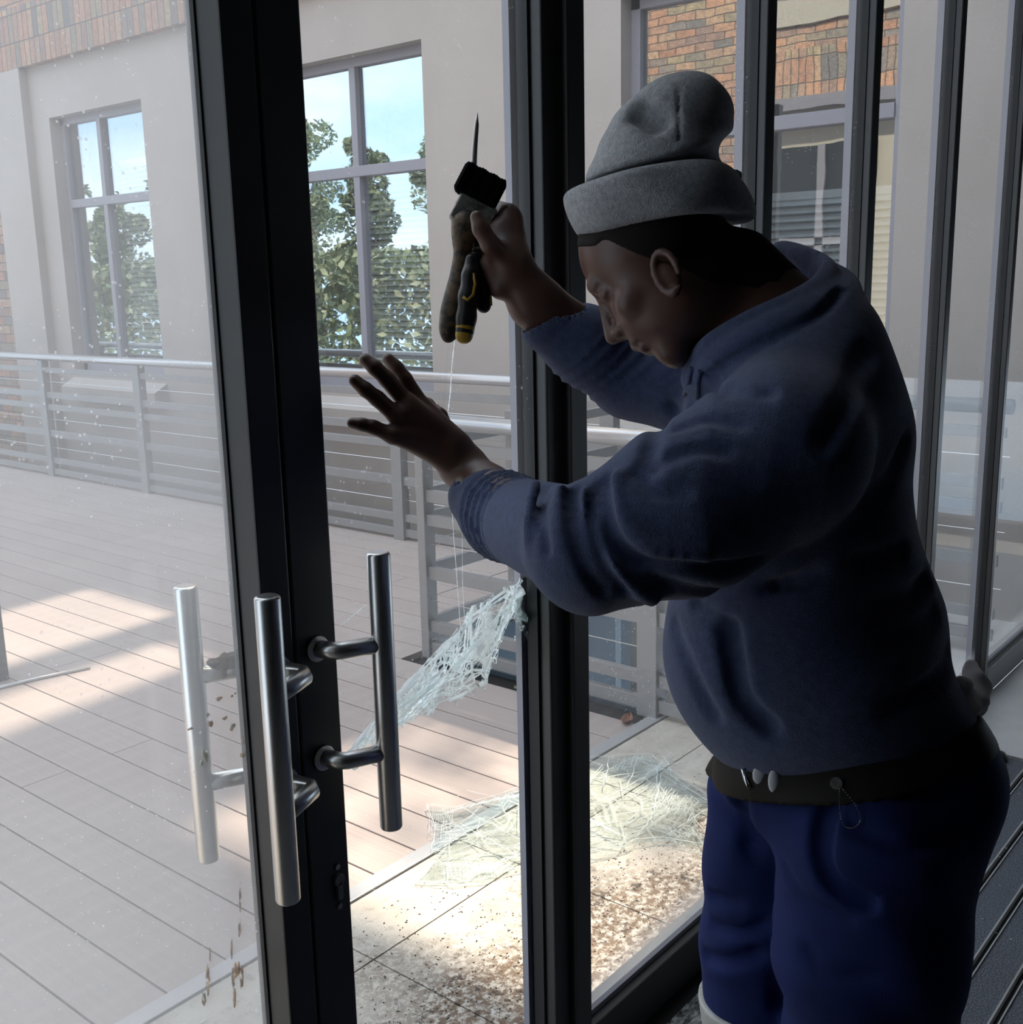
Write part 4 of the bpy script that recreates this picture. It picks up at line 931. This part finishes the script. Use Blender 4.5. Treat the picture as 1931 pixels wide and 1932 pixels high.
grooves = [(fold(q, r_, base, .002), k_) for q, r_, k_ in [
    ([(1268, 770), (1240, 800), (1222, 850), (1228, 880)], .010, .012), ([(1262, 862), (1310, 846), (1370, 850)], .007, .010), ([(1198, 890), (1232, 925), (1290, 930)], .008, .010),
    ([(1140, 905), (1142, 960), (1160, 1020), (1210, 1062), (1300, 1072), (1440, 1060)], .009, .010), ([(1122, 915), (1118, 1000), (1140, 1070), (1180, 1120)], .007, .008),
    ([(1080, 925), (1084, 1000), (1104, 1070), (1140, 1120)], .008, .010), ([(1030, 915), (1022, 970), (1030, 1040)], .006, .008), ([(1400, 800), (1330, 790), (1275, 806)], .006, .01),
    ([(1240, 1100), (1330, 1120), (1440, 1110), (1540, 1080)], .008, .012), ([(1300, 765), (1380, 735), (1450, 740)], .006, .012), ([(1335, 712), (1400, 668), (1480, 628), (1550, 590), (1590, 545)], .007, .006),
    ([(1640, 660), (1600, 760), (1560, 830)], .008, .02), ([(1270, 1180), (1300, 1260), (1345, 1350)], .006, .02), ([(1310, 1140), (1350, 1170), (1372, 1230)], .008, .012)]]
pocket = fold([(1374, 1185), (1384, 1250), (1400, 1320), (1450, 1372)], .016, base, -.002)
backf = [fold(q, .011, base, .002) for q in [[(1712, 838), (1690, 900), (1640, 960)], [(1735, 1000), (1700, 1040), (1620, 1060)], [(1772, 1160), (1740, 1185), (1660, 1210)], [(1800, 1228), (1770, 1280), (1680, 1330)], [(1750, 1095), (1720, 1125), (1650, 1145)]]]
def sweat(P):
    a = slL(P) - armfold(P, cuffE, elbL, .0042, .0175, .10, .026, .125) - armfold(P, elbL, shL, .004, .062, -.5, .0, .24, 1.)
    a = smin(a, ridges(P), .012)
    b = slR(P) - armfold(P, at(1040, 612, 1.61), elbR, .003, .022, -.4, .05, .18)
    t = torso(P) + .004 * np.sin(P @ CU * 38 + 3 * np.sin(P @ CR * 11)) * np.clip(((P - chest) @ CR) / .1, 0, 1)
    d = smin(smin(a, t, .022), b, .018)
    d = smin(d, collar(P), .014)
    for q, k_ in grooves: d = smax(d, -q(P), k_)
    for q in backf: d = smax(d, -q(P), .014)
    d = smax(d, -pocket(P), .010)
    # open neck, cuffs and hem
    d = smax(d, -(U(.02, Cone(neckT, neckB, .074, .070), Cone(at(1450, 430, 1.49), at(1500, 590, 1.475), .06, .05))(P)), .006)
    d = smax(d, -(foreL(P) - .004 + np.maximum(0, (P - cuffE) @ (elbL - cuffE) / np.linalg.norm(elbL - cuffE) - .015) * 3), .004)
    d = smax(d, -(foreR(P) - .004 + np.maximum(0, (P - at(1040, 612, 1.61)) @ (elbR - wrR) / np.linalg.norm(elbR - wrR) - .02) * 3), .004)
    h = (hem - P) @ hn + .010 * np.sin((P @ CR) * 20); h -= .085 * np.clip(-((P - hem) @ CR) / .12 - .2, 0, 1) * 0
    return smax(d, h - .045, .008)
o = surf('sweatshirt', sweat, (.93, .22, .80), (1.93, 1.14, 1.74), .0042, M['sweater'], man)
for a, b in (((1306, 694), (1292, 730)), ((1322, 700), (1316, 735))):
    tube('drawstring', [hit(sweat, a[0], a[1], 1.1, .003), hit(sweat, a[0] - 6, a[1] + 25, 1.1, .003), hit(sweat, b[0], b[1] + 15, 1.1, .003)], .0032, M['sweater'], man, 8)

# --- white t-shirt hem showing at the back
ts = U(.008, chain([at(1832, 1262, 1.52), at(1845, 1290, 1.50), at(1842, 1325, 1.47), at(1800, 1352, 1.42)], [.012, .016, .014, .006], .008), chain([at(1815, 1300, 1.47), at(1825, 1335, 1.45), at(1790, 1352, 1.40)], [.016, .014, .005], .008), chain([at(1850, 1300, 1.56), at(1838, 1335, 1.55)], .016, .008))
surf('tshirt_hem', lambda P: ts(P) + .002 * np.sin(P @ CU * 220 + P @ CB * 90), at(1800, 1320, 1.5) - .13, at(1800, 1320, 1.5) + .13, .004, M['tshirt'], man)['label'] = 'pale grey t-shirt tail poking out at the back'

# --- trousers
tb = U(.05, Ell(at(1608, 1470, 1.515), (.182, .105, .165), CBAS), Ell(at(1735, 1490, 1.50), (.088, .15, .155), CBAS))
legN = U(.04, Cone(at(1650, 1560, 1.43), at(1640, 1760, 1.47), .125, .120), Cone(at(1640, 1760, 1.47), kneeN, .120, .108), Cone(kneeN, ankN + np.array([0, 0, .03]), .105, .085))
legF = U(.03, Cone(at(1440, 1500, 1.60), at(1434, 1780, 1.67), .082, .082), Cone(at(1434, 1780, 1.67), kneeF, .085, .080), Cone(kneeF, ankF + np.array([0, 0, .03]), .080, .072))
pock = Ell(at(1800, 1560, 1.46), (.030, .065, .07), CBAS)
def tbase(P): return smin(smin(smin(tb(P), legN(P), .03), legF(P), .02), pock(P), .015)
slash = fold([(1568, 1505), (1552, 1560), (1548, 1620), (1575, 1672), (1635, 1703)], .015, tbase, -.002)
tgr = [fold(q, r, tbase, .002) for q, r in [([(1390, 1500), (1415, 1600), (1450, 1740), (1475, 1900)], .015), ([(1455, 1505), (1500, 1522), (1545, 1512)], .006), ([(1330, 1805), (1370, 1815), (1430, 1800)], .010), ([(1520, 1800), (1560, 1840), (1640, 1855)], .008), ([(1345, 1690), (1390, 1705)], .006), ([(1345, 1745), (1400, 1760), (1440, 1745)], .007), ([(1600, 1560), (1700, 1600), (1790, 1590)], .007), ([(1480, 1640), (1520, 1700), (1600, 1740)], .006)]]
def trous(P):
    d = smin(smin(tb(P), legN(P), .03), legF(P), .02); d = smin(d, pock(P), .015)
    d += .0022 * np.sin(P @ CU * 42 + 4 * np.sin(P @ CR * 14)) + .003 * np.sin(P @ CU * 17 + P @ CR * 25)
    for q in tgr: d = smax(d, -q(P), .014)
    d = smax(d, -slash(P), .006)
    d = smax(d, (P - at(1600, 1395, 1.5)) @ hn, .006)
    return smax(d, .07 - P[:, 2], .004)
surf('trousers', trous, (.95, .15, .03), (1.90, 1.15, 1.10), .0055, M['trousers'], man)
# reflective band round each lower leg
def bandleg(lg, A, top, bot, nm, tilt):
    def f(P):
        z = P[:, 2] + tilt * ((P - A) @ CR); d = lg(P) - .005 + .0022 * np.sin(P @ CU * 42 + 4 * np.sin(P @ CR * 14)); return smax(smax(d, z - top, .002), bot - z, .002)
    return surf(nm, f, A - .2, A + .2, .004, M['reflective'], man)
zt = at(1350, 1866, 1.62)[2] - .050
bandleg(legF, np.array([kneeF[0], kneeF[1], zt - .03]), zt - .005, zt - .06, 'reflective_band', -.12)['label'] = 'silver reflective band below the far knee'
bandleg(legN, np.array([kneeN[0], kneeN[1], zt - .14]), zt - .12, zt - .175, 'reflective_band', 0)
# belt and buckle
def belt(P):
    d = smin(smin(tb(P), legN(P), .03), legF(P), .02) - .0065; h = np.abs((P - at(1600, 1412, 1.5)) @ hn) - .021; return smax(smax(d, h, .002), -(d + .02), .002)
surf('belt', belt, at(1600, 1440, 1.5) - .26, at(1600, 1440, 1.5) + .26, .0045, M['belt'], man)
hp = lambda P: np.minimum(trous(P), np.minimum(belt(P), sweat(P)))
MB().tube([hit(hp, 1402, 1450, 1.1, .003), hit(hp, 1408, 1472, 1.1, .003), hit(hp, 1415, 1487, 1.1, .003)], .0028, 10).build('buckle', M['chrome'], man, smooth=True)
for px_, py_, w_, h_ in ((1434, 1462, .0095, .013), (1462, 1474, .0085, .016)):
    c_ = hit(hp, px_, py_, 1.1, .0); mm = Ell(c_, (w_, h_, .005), CBAS); surf('belt_patch', mm, c_ - .03, c_ + .03, .002, M['tshirt'], man)
P_ = spline([hit(hp, a, b, 1.1, .004) for a, b in ((1585, 1487), (1584, 1520), (1590, 1553), (1606, 1562), (1623, 1550), (1615, 1520), (1590, 1488))], 7)
bm = bmesh.new()
for p in P_:
    bmesh.ops.create_icosphere(bm, subdivisions=1, radius=.0012, matrix=Matrix.Translation(Vector(p) - Vector(man.location)))
me = bpy.data.meshes.new('bead_chain'); bm.to_mesh(me); bm.free(); me.materials.append(M['chrome']); o = bpy.data.objects.new('bead_chain', me); COL.objects.link(o); o.parent = man
MB().tube([hit(hp, 1578, 1478, 1.1, -.002), hit(hp, 1578, 1478, 1.1, .005)], .0075, 16).build('snap_stud', M['ferrule'], man, smooth='auto')
# boots
for a in (ankN, ankF):
    fd = -.63 * np.array([1, 0, 0]) + .77 * np.array([0, 1, 0])
    bf = U(.03, Ell((a[0], a[1], .06), (.048, .048, .06)), Cone((a[0], a[1], .045) + fd * .02, (a[0], a[1], .035) + fd * .14, .042, .036))
    surf('boot', lambda P, bf=bf: smax(bf(P), .002 - P[:, 2], .003), np.array([a[0] - .22, a[1] - .22, -.02]), np.array([a[0] + .22, a[1] + .25, .15]), .005, M['boot'], man)

# ------------------------------------------------------------------ tools held upright in the far hand
td = 1.592
br = empty('paint_brush', tuple(at(890, 430, td)), label='wide brush with black bristles and paint stained wooden handle in the raised hand', cat='brush')
bu = at(912, 330, td) - at(893, 425, td); bu /= np.linalg.norm(bu); bx = CR - bu * (CR @ bu); bx /= np.linalg.norm(bx); bz = np.cross(bx, bu); BB = np.array([bx, bu, bz])
def rbox(c, h, r, B=BB): 
    c = np.array(c)
    def f(P):
        q = np.abs((P - c) @ B.T) - (np.array(h) - r); return np.linalg.norm(np.maximum(q, 0), axis=1) + np.minimum(q.max(1), 0) - r
    return f
tilt = math.radians(-16); bx2 = bx * cos(tilt) + bu * sin(tilt); bu2 = -bx * sin(tilt) + bu * cos(tilt); B2 = np.array([bx2, bu2, bz])
f1 = rbox(at(906, 351, td), (.0325, .0225, .013), .006, B2)
surf('bristles', lambda P: f1(P) + .0009 * np.sin(P @ bx2 * 1400 + 2 * np.sin(P @ bz * 700)) + .0006 * np.sin(P @ bx2 * 350), at(906, 350, td) - .06, at(906, 350, td) + .06, .0012, M['bristle'], br)
f2 = rbox(at(893, 405, td), (.0300, .021, .0105), .005, B2)
surf('ferrule', f2, at(893, 400, td) - .06, at(893, 400, td) + .06, .002, M['ferrule'], br)
hd_ = chain(spline([at(880, 425, td), at(874, 452, td), at(873, 480, td), at(868, 530, td), at(860, 570, td), at(852, 610, td), at(845, 638, td)], 4), list(np.interp(np.linspace(0, 1, 25), [0, .14, .3, .55, .75, .9, 1], [.022, .014, .0105, .0155, .0175, .014, .005])), .006)
surf('handle', hd_, at(862, 530, td) - .13, at(862, 530, td) + .13, .0022, M['wood'], br)
sc_ = empty('screwdriver', tuple(at(885, 500, td - .01)), label='screwdriver with long pointed shaft and black and yellow handle in the raised hand', cat='screwdriver')
tube('shaft', [at(901, 213, td + .014), at(899.5, 235, td + .014), at(896, 275, td + .012), at(893, 330, td + .01), at(889, 470, td)], [.0006, .0034, .0044, .0050, .0050], M['blade'], sc_, 14) if False else MB().tube([at(901, 213, td + .014), at(899.5, 235, td + .014), at(896, 275, td + .012), at(893, 330, td + .01), at(889, 470, td)], [.0006, .0034, .0042, .0047, .0047], 14).build('shaft', M['blade'], sc_, smooth=True)
gp = [at(890, 490, td - .018), at(889, 520, td - .02), at(884, 560, td - .022), at(880, 600, td - .022), at(877, 625, td - .022)]
surf('grip', chain(gp, [.009, .013, .0142, .0140, .0135], .006), gp[2] - .09, gp[2] + .09, .0018, M['blackplastic'], sc_)
surf('end_cap', chain([at(878, 618, td - .022), at(876, 632, td - .022)], [.0139, .0128], .004), gp[4] - .04, gp[4] + .04, .0018, M['yellow'], sc_)
MB().tube([at(893, 516, td - .032), at(897, 535, td - .034), at(893, 556, td - .0355), at(882, 566, td - .0365), at(874, 560, td - .036)], .0022, 8).build('grip_stripe', M['yellow'], sc_, smooth=True)
kn = empty('utility_knife', tuple(at(912, 540, td - .005)), label='small black knife grip with yellow edge behind the screwdriver handle', cat='knife')
kp = [at(897, 485, td - .006), at(905, 520, td - .006), at(911, 550, td - .006), at(913, 577, td - .006)]
surf('grip', chain(kp, [.010, .0105, .0110, .0105], .006), kp[1] - .09, kp[2] + .09, .0018, M['blackplastic'], kn)
MB().tube([p + CR * .0085 + CB * .002 for p in kp[1:]], .0042, 10).build('edge_insert', M['yellow'], kn, smooth=True)
